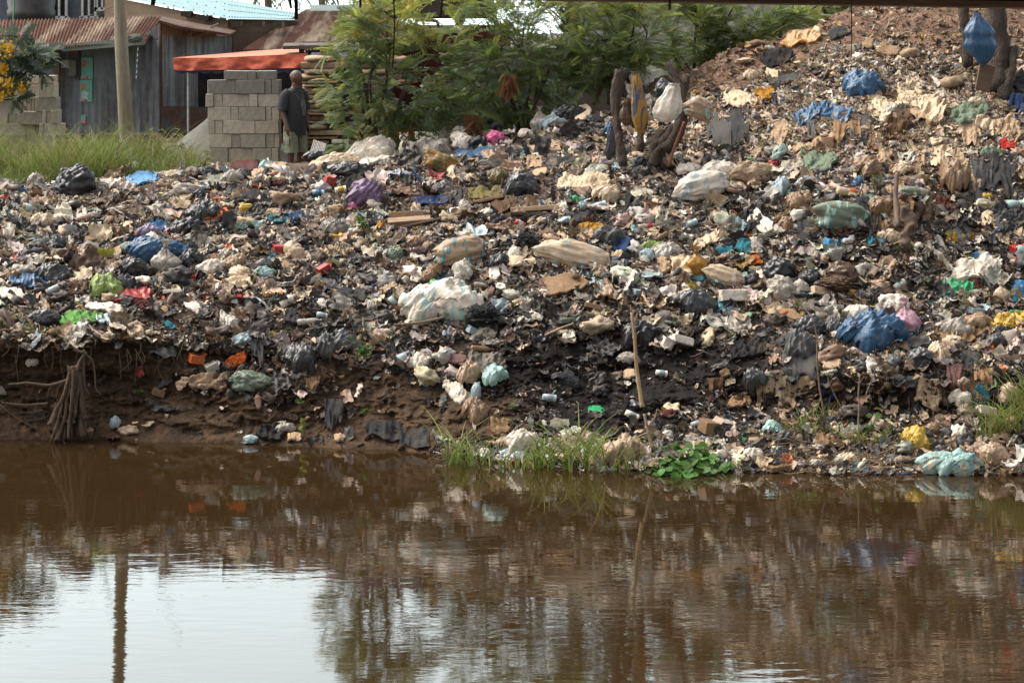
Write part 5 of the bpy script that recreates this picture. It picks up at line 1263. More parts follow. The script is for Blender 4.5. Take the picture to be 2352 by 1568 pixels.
def foliage(P, D, S, colr, tm=None, seed=0):
    """P positions, D outward directions, S sizes -> one mesh of compound leaves"""
    g = np.random.default_rng(seed); tm = tm or LT; m = len(P); D = D/np.linalg.norm(D, axis=1)[:, None]
    up = np.tile([0, -.35, 1.], (m, 1))+g.normal(size=(m, 3))*.35; Yv = np.cross(up, D); Yv /= np.linalg.norm(Yv, axis=1)[:, None]; Z = np.cross(D, Yv)
    M = np.stack([D, Yv, Z], -1); ti = g.integers(0, len(tm), m); Vs, Fs, Cs, base = [], [], [], 0
    for k, (TV, TF) in enumerate(tm):
        s = np.nonzero(ti == k)[0]
        if not len(s): continue
        V = np.einsum('nij,kj->nki', M[s], TV)*S[s][:, None, None]+P[s][:, None]; n = len(TV)
        Vs.append(V.reshape(-1, 3)); Fs.append((TF[None]+(np.arange(len(s))*n)[:, None, None]+base).reshape(-1, 4)); Cs.append(np.repeat(colr[s], n, 0)); base += len(s)*n
    return np.concatenate(Vs), np.concatenate(Fs), np.concatenate(Cs)
m_leaf = surf('green_leaf', (1, 1, 1), .45, damt=.1, dirt=(.05, .07, .02), attr=True, var=.25, trans=.5, sc=5, bsc=40, bd=.002, spec=.25)
m_bark = surf('bark', (.075, .052, .036), .95, damt=.4, sc=5, bsc=25, bd=.02, stretch=(3, 3, .6))
def bush(name, base, blobs, nleaf, seed, label, cat, warm=.25, stems=7, d=35.0, dsp=1.0, grp='leafy bushes along the top of the dump', size=1.0):
    """blobs: (u, v, ru, rv) ellipses of the crown seen from the river, spread dsp metres front to back"""
    g = np.random.default_rng(seed); bp = W(*base); o = empty(name, bp, label, cat, grp)
    ar = np.array([b_[2]*b_[3] for b_ in blobs], float); tips = []
    nt_ = nleaf//7
    for k in range(nt_):
        b_ = blobs[g.choice(len(blobs), p=ar/ar.sum())]; a = g.uniform(0, 2*pi); r = g.uniform(0, 1)**.42
        tips.append(W(b_[0]+b_[2]*r*cos(a), b_[1]+b_[3]*r*sin(a), d+g.uniform(-1, 1)*dsp*math.sqrt(max(.05, 1-r*r*.8))))
    tips = np.array(tips); cen = tips.mean(0); mb = MB(); stem_pts = []
    for s in range(stems):
        tgt = tips[g.integers(nt_)]; b0 = bp+g.normal(size=3)*[.12, .1, 0]; mid_ = (b0*.5+tgt*.5)+g.normal(size=3)*[.15, .15, 0]+[0, 0, .25]
        c_ = curve_pts([b0-[0, 0, .15], mid_, tgt], 12); mb.tube(c_, np.linspace(.035, .008, 12), 5); stem_pts.append(c_[4:])
    SP = np.concatenate(stem_pts)
    for k in range(0, nt_, 2):
        tp = tips[k]; q = SP[np.argmin(np.linalg.norm(SP-tp, axis=1)+g.uniform(0, .3, len(SP)))]; mb.tube(curve_pts([q, (q+tp)/2+[0, 0, .08], tp], 5), np.linspace(.01, .004, 5), 4, False)
    mb.out('trunk', m_bark, o, True)
    P = np.repeat(tips, 7, 0); m = len(P); dr = P-cen; dr[:, 2] += .35; D = dr/np.linalg.norm(dr, axis=1)[:, None]*.55+g.normal(size=(m, 3))*.6; D[:, 2] = D[:, 2]*.55+.08; D[:, 1] -= .15
    P = P+g.normal(size=(m, 3))*.05
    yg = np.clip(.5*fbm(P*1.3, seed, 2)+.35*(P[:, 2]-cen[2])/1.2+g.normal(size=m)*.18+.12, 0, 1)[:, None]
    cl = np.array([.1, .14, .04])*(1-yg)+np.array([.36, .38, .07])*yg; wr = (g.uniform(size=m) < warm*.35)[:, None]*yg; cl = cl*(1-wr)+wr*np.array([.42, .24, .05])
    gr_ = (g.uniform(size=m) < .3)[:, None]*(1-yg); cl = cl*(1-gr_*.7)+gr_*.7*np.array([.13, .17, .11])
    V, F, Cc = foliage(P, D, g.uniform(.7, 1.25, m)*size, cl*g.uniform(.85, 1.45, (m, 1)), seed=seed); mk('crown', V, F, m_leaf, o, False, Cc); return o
bush('bush', (860, 356, 34.9), [(820, 100, 60, 60), (800, 200, 45, 60), (870, 90, 95, 85), (960, 110, 70, 80), (850, 260, 75, 70), (930, 230, 95, 90), (1000, 250, 60, 60), (812, 310, 40, 30), (900, 20, 90, 40)], 1080, 11, 'left bush with orange-tipped leaves beside the pile of boards', 'bush', .6, 14, 34.9)
bush('bush', (1205, 312, 35.0), [(1130, 80, 85, 75), (1240, 70, 95, 80), (1180, 190, 110, 80), (1280, 190, 80, 60), (1100, 180, 60, 60), (1200, -20, 160, 60), (1100, 255, 55, 30), (1250, 262, 60, 28)], 1350, 12, 'middle bush, the widest and darkest, behind the plastic bags', 'bush', .25, 12, 35.2)
bush('tree', (1412, 220, 34.6), [(1400, 90, 95, 75), (1460, 80, 70, 75), (1370, 140, 60, 45), (1440, 155, 60, 30), (1420, 0, 120, 50)], 850, 13, 'leafy tree growing above the left dead stump', 'tree', .2, 7, 34.5, .8)
bush('bush', (1600, 190, 36.0), [(1580, 70, 60, 60), (1640, 100, 50, 45), (1560, 130, 50, 25), (1600, 10, 90, 45)], 600, 14, 'pale green bush at the left foot of the red mound', 'bush', .1, 6, 36.2, .6, size=.95)
bush('bush', (1750, 110, 36.6), [(1740, 70, 70, 28), (1690, 115, 45, 25), (1820, 50, 75, 22), (1640, 130, 45, 14)], 560, 15, 'low pale bush trailing along the red mound crest', 'bush', .1, 6, 36.2, .5, size=.9)
bush('bush', (1900, 60, 37.4), [(1860, 20, 90, 30), (1960, 0, 90, 30)], 250, 16, 'sparse bush just under the bridge beam behind the mound', 'bush', .1, 4, 37.4, .5)
# dry brown fronds
for i, (u, v, h, lb) in enumerate(((1084, 278, 34, 'withered brown leaves drooping by the old tyres'), (1168, 182, 30, 'withered orange-brown leaves hanging in the middle bush'))):
    g = np.random.default_rng(40+i); m = 46; P = W(u+g.normal(size=m)*8, v+g.uniform(-1, 1, m)*h*.6, 34.0); D = g.normal(size=(m, 3))*.4+[0, 0, -1.]
    V, F, Cc = foliage(P, D, g.uniform(.45, .8, m), np.tile([.17, .075, .03], (m, 1))*g.uniform(.6, 1.3, (m, 1)), seed=i); tag(mk('dead_leaves', V, F, m_leaf, None, False, Cc), lb, 'dead branch')
# yellow flowering shrub at the left edge
g = np.random.default_rng(5); yb = empty('flowering_shrub', W(-30, 330, 37.6), 'shrub with clusters of bright yellow flowers by the leaning blocks', 'shrub')
tips = W(g.normal(size=26)*42+25, 175+g.normal(size=26)*45, 37.4+g.uniform(-.3, .3, 26)); tips = np.vstack([tips, W(np.array([70, 90, 110, 60, 98]), np.array([120, 140, 128, 150, 165]), 37.3)]); mb = MB()
for tp in tips: mb.tube(curve_pts([W(-30, 330, 37.6), W(-20, 240, 37.5), tp], 10), np.linspace(.03, .006, 10), 4, False)
mb.out('trunk', m_bark, yb, True); P = np.repeat(tips, 5, 0); m = len(P); cl = np.tile([.1, .13, .08], (m, 1))*g.uniform(.6, 1.4, (m, 1))
V, F, Cc = foliage(P, g.normal(size=(m, 3))+[.5, -.2, .1], g.uniform(.8, 1.1, m), cl, [leaf_template(6, .3, .12, .055)], 3); mk('crown', V, F, m_leaf, yb, False, Cc)
pts = []; 
for (u, v, r, n) in ((16, 116, 17, 95), (6, 158, 12, 55), (18, 195, 18, 100), (48, 203, 10, 36), (4, 222, 10, 30)): a = g.normal(size=(n, 3)); pts.append(W(u, v, 37.1)+a*np.array([r, r, r])*.5*37/FPX)
pts = np.concatenate(pts); TV = np.array([(cos(k*2*pi/5+o_)*r_, .012*(k % 2), sin(k*2*pi/5+o_)*r_) for k in range(5) for o_, r_ in ((0, .034), (.6, .018))]); m = len(pts)
Rm = np.array([rot(*g.uniform(-.9, .9, 3)) for _ in range(m)]); V = np.einsum('nij,kj->nki', Rm, TV)+pts[:, None]
tag(mk('flowers', V.reshape(-1, 3), [[i*10+k for k in range(10)] for i in range(m)], surf('yellow_petal', (.62, .36, .015), .6, damt=.15, dirt=(.3, .15, .01), trans=.2), yb, False), kind='stuff')
# grass: curved blades
def blades(P, H, lean, wd, colr, seed=0, seg=4, droop=.5):
    g = np.random.default_rng(seed); m = len(P); az = g.uniform(0, 2*pi, m); s = np.linspace(0, 1, seg+1)
    dx, dy = np.cos(az), np.sin(az); ln = H*lean*g.uniform(.3, 1.3, m)
    X = P[:, None, 0]+dx[:, None]*ln[:, None]*s**1.8; Y = P[:, None, 1]+dy[:, None]*ln[:, None]*s**1.8; Z = P[:, None, 2]+H[:, None]*(s-droop*lean*s**3*g.uniform(.4, 1.3, m)[:, None])
    C0 = np.stack([X, Y, Z], -1); aw = g.uniform(-1, 1, m); side = np.stack([np.cos(aw), np.sin(aw)*.5, 0*aw], -1)[:, None]*(wd[:, None]*(1-s**1.5*.92)*.5)[..., None]
    V = np.stack([C0-side, C0+side], 2).reshape(-1, 3); f = gridF(2, seg+1); n = 2*(seg+1)
    F = (f[None]+(np.arange(m)*n)[:, None, None]).reshape(-1, 4); return V, F, np.repeat(colr, n, 0)
m_grass = surf('grass_blade', (1, 1, 1), .5, damt=.05, attr=True, var=.2, trans=.4, sc=5, bsc=30, bd=.001, spec=.3)
def gcol(m, g, dry=.12, br=1.0):
    y = g.uniform(0, 1, (m, 1)); c = np.array([.1, .15, .03])*(1-y)+np.array([.27, .32, .075])*y; dm = (g.uniform(size=(m, 1)) < dry); return np.where(dm, np.array([.3, .23, .11]), c)*g.uniform(.7, 1.2, (m, 1))*br
g = np.random.default_rng(8); n = 30000; u = g.uniform(-420, 610, n); dd = g.uniform(33.2, 39.5, n)**1.0
e_ = (np.interp(u, [-400, 0, 200, 420, 560, 610], [425, 425, 410, 392, 372, 362])); d0 = np.array(depth(u, e_)); k = (dd > d0-.3+.35*fbm(np.stack([u/25, dd, 0*u], -1), 5, 2)) & ((u < 470) | (g.uniform(size=n) < .3)) & ~((dd > 38.3) & (u > -50) & (u < 140)) & ~((dd > 37.6) & (u > 440))
u, dd = u[k], dd[k]; x_ = (u-CU)*dd/FPX; cl = fbm(np.stack([x_*1.1, dd*1.1, 0*x_], -1), 6, 3); k = g.uniform(size=len(u)) < .75+.9*cl; u, dd, x_, cl = u[k], dd[k], x_[k], cl[k]
H = (.3+.85*np.clip(cl+.35+.5*fbm(np.stack([x_*.7, dd*.5, 0*x_+3], -1), 16, 2), 0, 1.3))*g.uniform(.4, 1.35, len(u))*np.where((u > 330) & (u < 470), 1.15, 1); zb = np.interp(dd, [33, 35.8, 37.5, 40], [2.82, 2.88, 2.68, 2.66])
V, F, Cc = blades(np.stack([x_, dd, zb], -1), H, .75, g.uniform(.008, .02, len(u)), gcol(len(u), g, .16)*(.8+.35*cl[:, None]), 4)
o = mk('grass', V, F, m_grass, col=Cc, loc=(0, 36, 3)); tag(o, 'long unkempt green grass between the dump and the sheds', 'grass', kind='stuff')
# tall weeds by the pole
for i, (u, d_, h_, lb) in enumerate(((345, 37.2, .85, 'tall thin weed to the right of the pole'), (372, 37.0, .95, 'tallest seeding weed before the metal panel'), (398, 37.4, .7, 'short leaning weed before the gravel heap'), (455, 36.9, .6, 'leafy weed at the foot of the gravel heap'))):
    g = np.random.default_rng(60+i); b0 = W(u, 330, d_); b0[2] = GZ; mb = MB(); P, D = [], []
    for s in range(5):
        tp = b0+np.array([g.normal()*.22, g.normal()*.1, h_*g.uniform(.7, 1.15)]); c_ = curve_pts([b0, (b0+tp)/2+[g.normal()*.05, 0, .05], tp], 9); mb.tube(c_, np.linspace(.008, .003, 9), 4, False); P += list(c_[3:]); D += list(g.normal(size=(6, 3)))
    o = empty('weed', b0, lb, 'weed'); mb.out('stem', surf('weed_stem', (.14, .12, .05), .8), o, True); P = np.array(P); m = len(P)
    V, F, Cc = foliage(P, np.array(D), g.uniform(.25, .4, m), np.tile([.16, .16, .05], (m, 1))*g.uniform(.7, 1.4, (m, 1)), [leaf_template(4, .3, .16, .07)], i); mk('foliage', V, F, m_leaf, o, False, Cc)
# grass at the water's edge
def edge_grass(name, spots, label, hmul=1.0, dry=.1, seed=0, wd=(.012, .024), lean=.9):
    g = np.random.default_rng(seed); Ps, Hs = [], []
    for (u, v, n, sp, h) in spots:
        uu_ = u+g.normal(size=n)*sp; vv_ = v+g.normal(size=n)*4; P = W(uu_, vv_, dw(vv_)) if v > 1020 else T(uu_, vv_); P = np.array(P)
        P[:, 2] = np.maximum(P[:, 2]-.03, -.02); Ps.append(P); Hs.append(h*g.uniform(.45, 1.15, n))
    P = np.concatenate(Ps); H = np.concatenate(Hs)*hmul; V, F, Cc = blades(P, H, lean, g.uniform(*wd, len(P)), gcol(len(P), g, dry, .95), seed, 6, .55)
    tag(mk(name, V, F, m_grass, col=Cc), label, 'grass', kind='stuff')
edge_grass('reed_grass', [(1040, 1062, 26, 14, .62), (1085, 1066, 22, 18, .5), (1170, 1072, 18, 22, .4), (1240, 1072, 34, 26, .6), (1310, 1074, 44, 30, .72), (1375, 1075, 40, 24, .75), (1430, 1078, 22, 20, .5), (1500, 1050, 26, 22, .55), (1560, 1040, 16, 30, .4)], 'arching green reed grass standing in the shallows', seed=70, hmul=1.35, wd=(.016, .032), lean=1.2)
edge_grass('bank_grass', [(1700, 1040, 14, 20, .35), (1850, 1000, 40, 40, .45), (1900, 970, 30, 30, .4), (2000, 1020, 60, 50, .4), (2060, 1040, 60, 40, .45), (2150, 1030, 60, 40, .55), (2230, 1040, 90, 35, .7), (2310, 1010, 120, 30, .85), (2370, 960, 120, 26, .95), (2430, 1000, 120, 40, .9)], 'green grass growing over the litter at the right edge of the water', seed=71, dry=.25)
edge_grass('rim_grass', [(-10, 745, 60, 20, .42), (20, 752, 30, 22, .38), (60, 762, 14, 20, .25), (666, 762, 40, 14, .14), (90, 770, 8, 14, .25)], 'coarse grass tufts hanging over the bank rim', seed=72, lean=1.3)
g = np.random.default_rng(9); mb = MB()    # dead stems
for k in range(210):
    c_ = g.choice([1790, 1850, 1900, 1960, 2060, 2310, 2340]); u = c_+g.normal()*38; v = 1055+g.normal()*22 if c_ < 2200 else 1060+g.normal()*24; v = min(v, float(water_v(np.array([u]))[0])-2)
    p = T(np.array(u), np.array(v))+[0, -.03, .02]; a = g.uniform(0, 2*pi); L = g.uniform(.15, .55); q = p+np.array([cos(a)*L, -abs(sin(a))*L*.25, g.uniform(.0, .3)*L]); mb.tube(curve_pts([p, (p+q)/2+g.normal(size=3)*.05, q], 6), g.uniform(.003, .007), 4, False)
tag(mb.out('dry_stems', surf('dry_stem', (.2, .13, .07), .9), smooth=True), 'tangle of dry brown stems along the right waterline', 'dry stems', kind='stuff')
# water hyacinth
g = np.random.default_rng(77); hy = empty('water_hyacinth', W(1590, 1078, dw(1078)), 'clump of glossy round-leaved water hyacinth at the water edge', 'water plant')
n = 9; a = np.linspace(0, 2*pi, n+1)[:-1]; TV = np.vstack([[0, 0, -.012]]+[[.5*cos(q)*(1.0+.15*cos(q)), .42*sin(q), .05*cos(2*q)+.02] for q in a]); Vs, Fs, Cs = [], [], []; mb = MB(); nn_ = 0
for k in range(480):
    r = g.uniform(0, 1)**.5; a_ = g.uniform(0, 2*pi); u = 1578+r*cos(a_)*128; dpt = dw(1080)+r*sin(a_)*.75+.45; hgt = (.04+.2*(1-r**2))*g.uniform(.6, 1.15)
    if r*cos(a_) < -.45: hgt *= .6
    root = np.array([(u-CU)*dpt/FPX, dpt, -.02]); top = root+[g.normal()*.06, g.normal()*.06-.05, hgt]; mb.tube(curve_pts([root, (root+top)/2+[g.normal()*.02, -.02, 0], top], 4), .006, 4, False)
    M = rot(g.uniform(.1, 1.15), g.normal()*.4, g.uniform(-1.2, 1.2)+(pi/2 if k % 2 else -pi/2)*0); s = g.uniform(.08, .155); V = (TV*s)@M.T+top; Vs.append(V); Fs += [[nn_, nn_+1+i, nn_+1+(i+1) % n] for i in range(n)]; nn_ += n+1
    Cs.append(np.tile(np.array([.04, .12, .02])*g.uniform(.6, 1.5)+np.array([.03, .03, 0])*g.uniform(), (n+1, 1)))
mk('leaves', np.concatenate(Vs), Fs, surf('hyacinth_leaf', (1, 1, 1), .5, damt=.05, attr=True, trans=.25, spec=.25, bsc=20, bd=.002), hy, True, np.concatenate(Cs)); mb.out('stems', surf('hyacinth_stem', (.07, .14, .03), .5), hy, True)
# small weeds on the bank
def weed(u, v, w, h, lb, seed, colr=(.07, .15, .03), tm=None, n=26, sz=.6):
    g = np.random.default_rng(seed); b0 = np.array(T(np.array(float(u)), np.array(float(min(v+h*.5, water_v(np.array([float(u)]))[0]-2))))); px = b0[1]/FPX; mb = MB(); P, D = [], []
    for s in range(max(3, n//5)):
        tp = b0+np.array([g.uniform(-.5, .5)*w*px, -g.uniform(.02, .15), h*px*g.uniform(.5, 1.05)]); c_ = curve_pts([b0, (b0+tp)/2+[0, -.02, .03], tp], 6); mb.tube(c_, np.linspace(.006, .002, 6), 4, False); P += list(c_[2:]); D += [np.array([g.normal(), -abs(g.normal())*.6, .3+g.normal()*.3]) for _ in range(4)]
    o = empty('weed', b0, lb, 'weed', 'small weeds on the dump'); mb.out('stem', surf('weed_stem', (.14, .12, .05), .8), o, True); P = np.array(P); m = len(P)
    V, F, Cc = foliage(P, np.array(D), g.uniform(.7, 1.2, m)*sz*.5, np.tile(colr, (m, 1))*g.uniform(.7, 1.4, (m, 1)), tm or [leaf_template(3, .2, .17, .1)], seed); mk('foliage', V, F, m_leaf, o, False, Cc)
weed(842, 800, 60, 66, 'broad-leaved weed growing from the slope beside the grey bags', 1)
weed(838, 520, 40, 44, 'green weed at the left end of the brown boards', 2, (.09, .16, .04))
weed(2016, 424, 40, 44, 'feathery weed above the sage green sack', 3, (.09, .12, .035), [leaf_template(7, .25, .07, .02)], 50, .5)
weed(1831, 706, 30, 38, 'small feathery weed beside the brown cardboard', 4, (.08, .13, .03), [leaf_template(7, .25, .07, .02)], 30, .5)
weed(2068, 568, 60, 26, 'palmate green leaves under the brown root', 5, (.06, .13, .035), n=20)
weed(2185, 535, 36, 30, 'yellowish sprig left of the yellow-brown cloth', 6, (.14, .17, .04), n=14, sz=.4)
weed(698, 978, 26, 42, 'yellow-green seedling at the waterline beside the black strip', 7, (.2, .27, .04), n=18, sz=.42)
weed(690, 928, 18, 16, 'small green seedling on the brown slope', 8, (.1, .18, .04), n=10, sz=.35)
weed(838, 945, 24, 14, 'low green seedlings above the black tarpaulin', 9, (.09, .15, .04), n=12, sz=.35)
weed(318, 904, 12, 10, 'tiny green sprout on the bare earth wall', 10, (.13, .24, .04), n=8, sz=.35)
weed(1178, 936, 20, 14, 'tiny seedlings beside the tan bag', 11, (.09, .17, .04), n=8, sz=.35)
weed(2000, 975, 30, 60, 'leafy weed standing before the right earth hollow', 12, (.08, .16, .03), n=24, sz=.45)
weed(2218, 930, 60, 50, 'feathery weed by the teal jersey', 13, (.08, .14, .03), [leaf_template(7, .25, .07, .02)], 34, .5)
weed(2350, 905, 40, 60, 'dark leafy weed over the creamy white jug', 14, (.06, .12, .03), n=30, sz=.5)
# ---------- sticks and roots
def stick(pts, r0, r1, colr, name, lb, cat, seed=0, rough=.01, n=16, sides=6):
    c_ = curve_pts(pts, n); V, F = tube(c_, np.linspace(r0, r1, n), sides); V = V+rough*np.stack([fbm(V*8, seed+k, 2) for k in range(3)], -1)
    return tag(mk(name, V, F, surf('stick_%s' % '_'.join('%d' % (a*100) for a in colr), colr, .85, damt=.35, stretch=(3, 3, .5), sc=6, bsc=30, bd=.006)), lb, cat)
bz_ = W(1475, 935, 25.6); tz = W(1451, 718, 25.6)
bb = empty('bamboo_pole', bz_, 'pale bamboo cane standing in front of the burnt slope', 'bamboo'); c_ = curve_pts([bz_, W(1463, 850, 25.65), W(1458, 780, 25.6), tz], 40); rad = .027+.006*(np.arange(40) % 9 == 0)-.008*np.linspace(0, 1, 40)
V, F = tube(c_, rad, 10); mk('culm', V, F, surf('bamboo', (.4, .27, .14), .6, damt=.25, stretch=(3, 3, .5), bsc=20, bd=.004), bb)
V, F = tube([tz-[0, 0, .02], tz+[-.02, 0, .1]], [.012, .003], 5); mk('splintered_tip', V, F, surf('bamboo_tip', (.4, .25, .12), .8), bb)
stick([W(1500, 1030, 25.3), W(1488, 985, 25.35), W(1480, 950, 25.4)], .03, .018, (.24, .16, .1), 'broken_branch', 'forked grey branch rising from the plants below the bamboo cane', 'branch', 3)
stick([W(1498, 990, 25.35), W(1462, 1005, 25.3), W(1445, 1022, 25.2)], .012, .005, (.28, .19, .11), 'broken_branch', 'thin twig slanting left at the foot of the bamboo cane', 'branch', 4)
stick([W(1490, 978, 25.35), W(1504, 958, 25.4), W(1510, 940, 25.4)], .012, .006, (.26, .18, .11), 'broken_branch', 'short twig slanting right at the foot of the bamboo cane', 'branch', 5)
stick([W(1897, 968, 25.9), W(1880, 870, 25.9), W(1874, 770, 25.9), W(1868, 732, 25.9)], .014, .007, (.2, .14, .1), 'dry_twig', 'tall thin dead stem crossing in front of the tall grey bag', 'twig', 6)
stick([W(1973, 1020, 25.7), W(1972, 930, 25.8), W(1974, 860, 25.8)], .014, .008, (.22, .15, .1), 'dry_twig', 'upright dead stem in front of the right earth hollow', 'twig', 7)
stick([W(1988, 910, 25.8), W(2010, 850, 25.8), W(2018, 820, 25.8)], .008, .004, (.2, .14, .1), 'dry_twig', 'thin dead stem leaning right above the earth hollow', 'twig', 8)
stick([W(1938, 950, 25.8), W(1910, 890, 25.8), W(1893, 838, 25.8)], .009, .004, (.2, .14, .1), 'dry_twig', 'thin dead stem leaning left below the tall grey bag', 'twig', 9)
stick([W(1868, 732, 26.0), W(1840, 700, 26.2), W(1796, 648, 26.5)], .006, .003, (.12, .08, .06), 'dry_twig', 'thin dark twig reaching up-left from the tall dead stem', 'twig', 10)
stick([W(2352, 790, 26.5), W(2330, 735, 26.6), W(2310, 700, 26.8), W(2296, 600, 27.2)], .008, .003, (.14, .09, .07), 'dry_twig', 'bare twig crossing the mustard yellow bag', 'twig', 11)
stick([W(2064, 520, 28.0), W(2058, 460, 28.3), W(2060, 396, 28.5)], .045, .03, (.12, .08, .055), 'broken_branch', 'upright broken branch beside the sage green sack', 'branch', 12, .02)
stick([W(2078, 572, 27.9), W(2090, 520, 28.0), W(2078, 470, 28.1)], .1, .075, (.1, .065, .042), 'root_stump', 'thick brown root stump between the hanging cloths', 'stump', 13, .09, 30, 14)
stick([W(905, 745, 27.6), W(960, 742, 27.6), W(1020, 728, 27.6)], .014, .02, (.14, .1, .07), 'broken_branch', 'dark branch lying left of the burnt heap', 'branch', 14)
stick([W(1318, 742, 27.4), W(1290, 752, 27.4), W(1252, 770, 27.4)], .014, .02, (.3, .2, .12), 'broken_branch', 'pale branch lying on the burnt slope', 'branch', 15)
# the root ball at the left of the bank
rb = empty('tree_root', W(150, 1010, 26.9), 'weathered root stump with drooping roots hanging down the earth wall', 'root'); m_rt = surf('root_wood', (.13, .085, .055), .95, damt=.45, dirt=(.05, .03, .02), stretch=(4, 4, .5), sc=5, bsc=30, bd=.03)
V, F, n = [], [], 0; mb = MB()
gr = np.random.default_rng(15)
for i in range(34):
    q_ = i/33.; ub = 118+q_*82+gr.normal()*3; ut = 163+q_*20+gr.normal()*3; vb = 1012-14*abs(q_-.1)-(gr.uniform(0, 60) if i % 3 == 0 else 0); dz_ = gr.uniform(-.1, .12)
    mb.tube(curve_pts([W(ut, 846+gr.uniform(-8, 10), 27.0+dz_), W(ut*.7+ub*.3+gr.normal()*2, 900, 26.97+dz_), W(ut*.35+ub*.65+gr.normal()*3, 955, 26.94+dz_), W(ub, vb, 26.9+dz_)], 20), gr.uniform(.012, .034)*np.linspace(.9, 1.1, 20), 6, rough=.03, seed=i)
mb.tube(curve_pts([W(172, 842, 27.0), W(170, 880, 27.0), W(166, 920, 27.05)], 14), np.linspace(.09, .07, 14), 12, rough=.06, seed=3)
mb.out('stump', m_rt, rb, True)
for i, (pts, r) in enumerate((([(172, 856), (150, 874), (110, 884), (60, 880), (20, 882)], .028), ([(176, 850), (185, 830), (195, 812), (190, 802)], .035), ([(196, 812), (212, 830), (218, 860), (220, 890), (232, 908)], .014), ([(190, 815), (192, 850), (196, 890), (206, 905)], .02), ([(150, 876), (134, 890), (132, 920), (140, 930)], .018), ([(120, 884), (112, 896), (108, 912)], .014), ([(110, 926), (60, 930), (4, 924)], .02), ([(0, 930), (40, 960), (90, 988)], .01), ([(170, 800), (182, 806), (200, 810)], .025))):
    V, F = tube(curve_pts([W(a_, b_, 26.95) for a_, b_ in pts], 24), np.linspace(r, r*.45, 24), 7); V = V+.012*np.stack([fbm(V*9, i+k, 2) for k in range(3)], -1); mk('root', V, F, m_rt, rb)
# thin roots dangling from the rim
mb = MB(); g = np.random.default_rng(31)
for k in range(46):
    u = g.uniform(0, 470) if k < 26 else g.uniform(1650, 2352); v = 788+g.uniform(-8, 20) if k < 26 else 905+g.uniform(-20, 30); p = np.array(T(np.array(u), np.array(v)))+[0, -.12, 0]; L = g.uniform(.12, .45); mb.tube(curve_pts([p, p+[g.normal()*.04, -.03, -L*.5], p+[g.normal()*.06, 0, -L]], 8), .0045, 4, False)
tag(mb.out('fine_roots', surf('fine_root', (.12, .085, .06), .95), smooth=True), 'fine roots dangling from the rim of the bank', 'roots', kind='stuff')
# ---------- dead stumps with hanging sacks
m_st = surf('stump_wood', (.085, .06, .045), .95, damt=.5, dirt=(.03, .022, .018), stretch=(5, 5, .6), sc=4, bsc=9, bd=.09)
def stump(name, limbs, lb, nm='dead_stump'):
    mb = MB()
    for i, (pts, r0, r1) in enumerate(limbs): mb.tube(curve_pts([W(*p) for p in pts], 22), np.linspace(r0, r1, 22)*(1+.16*fbm(np.stack([np.arange(22)*.6, np.zeros(22), np.zeros(22)+i], -1), i, 2)), 14, rough=.045, seed=i*3)
    return tag(mb.out(name, m_st, None, True), lb, 'stump', 'dead stumps on the slope')
stump('dead_stump', [([(1432, 378, 31.0), (1420, 310, 31.2), (1413, 235, 31.3), (1424, 160, 31.4)], .075, .07), ([(1436, 240, 31.6), (1430, 200, 31.5), (1436, 158, 31.5)], .05, .03)], 'straight dead stump on the left of the pair under the tree')
stump('dead_stump', [([(1528, 345, 31.0), (1560, 300, 31.0), (1566, 230, 31.1), (1558, 190, 31.2), (1532, 148, 31.3)], .1, .05), ([(1562, 240, 31.15), (1572, 200, 31.2), (1578, 172, 31.2)], .075, .055), ([(1500, 380, 31.2), (1530, 320, 31.2), (1556, 290, 31.1)], .1, .07)], 'forked dead stump holding the hanging white sack')
stump('dead_stump', [([(1470, 350, 31.6), (1474, 300, 31.7), (1466, 250, 31.7), (1460, 200, 31.7)], .06, .04), ([(1492, 370, 31.4), (1506, 340, 31.4), (1520, 300, 31.5)], .1, .08)], 'dark broken stump behind the yellow and blue sack')
stump('dead_stump', [([(2222, 150, 31.8), (2216, 90, 31.9), (2214, 10, 32.0)], .09, .08)], 'slim grey stump left of the hanging blue bag')
stump('dead_stump', [([(2285, 215, 31.2), (2296, 140, 31.4), (2290, 60, 31.5), (2288, -40, 31.6)], .17, .15), ([(2300, 230, 31.0), (2320, 170, 31.2), (2330, 110, 31.4)], .1, .06)], 'thick brown trunk behind the hanging blue bag')
stick([W(1535, 382, 30.9), W(1552, 330, 30.9), W(1572, 280, 30.9)], .028, .024, (.2, .075, .045), 'leaning_stick', 'reddish stick propped against the forked stump', 'stick', 20)
for i in range(5): u_, v_ = ((1480, 330), (1500, 352), (1580, 335), (1600, 350), (1470, 372))[i]; tag(put('clump', u_, v_, 60, 50, 'black', ''), ('black lump standing in for the dark hollow between the stumps', 'black lump standing in for shade under the white sack', 'black lump standing in for shade right of the red stick', 'ragged black lump standing in for shade below the right-hand sack', 'black lump standing in for shade at the foot of the left stump')[i]) if not ALL[-1][0].get('_d') is None else None  # black lumps added to paint the shade in the hollow between the stumps
for o, u, v, d, ar in ALL[-5:]:
    if '_d' in o: del o['_d']
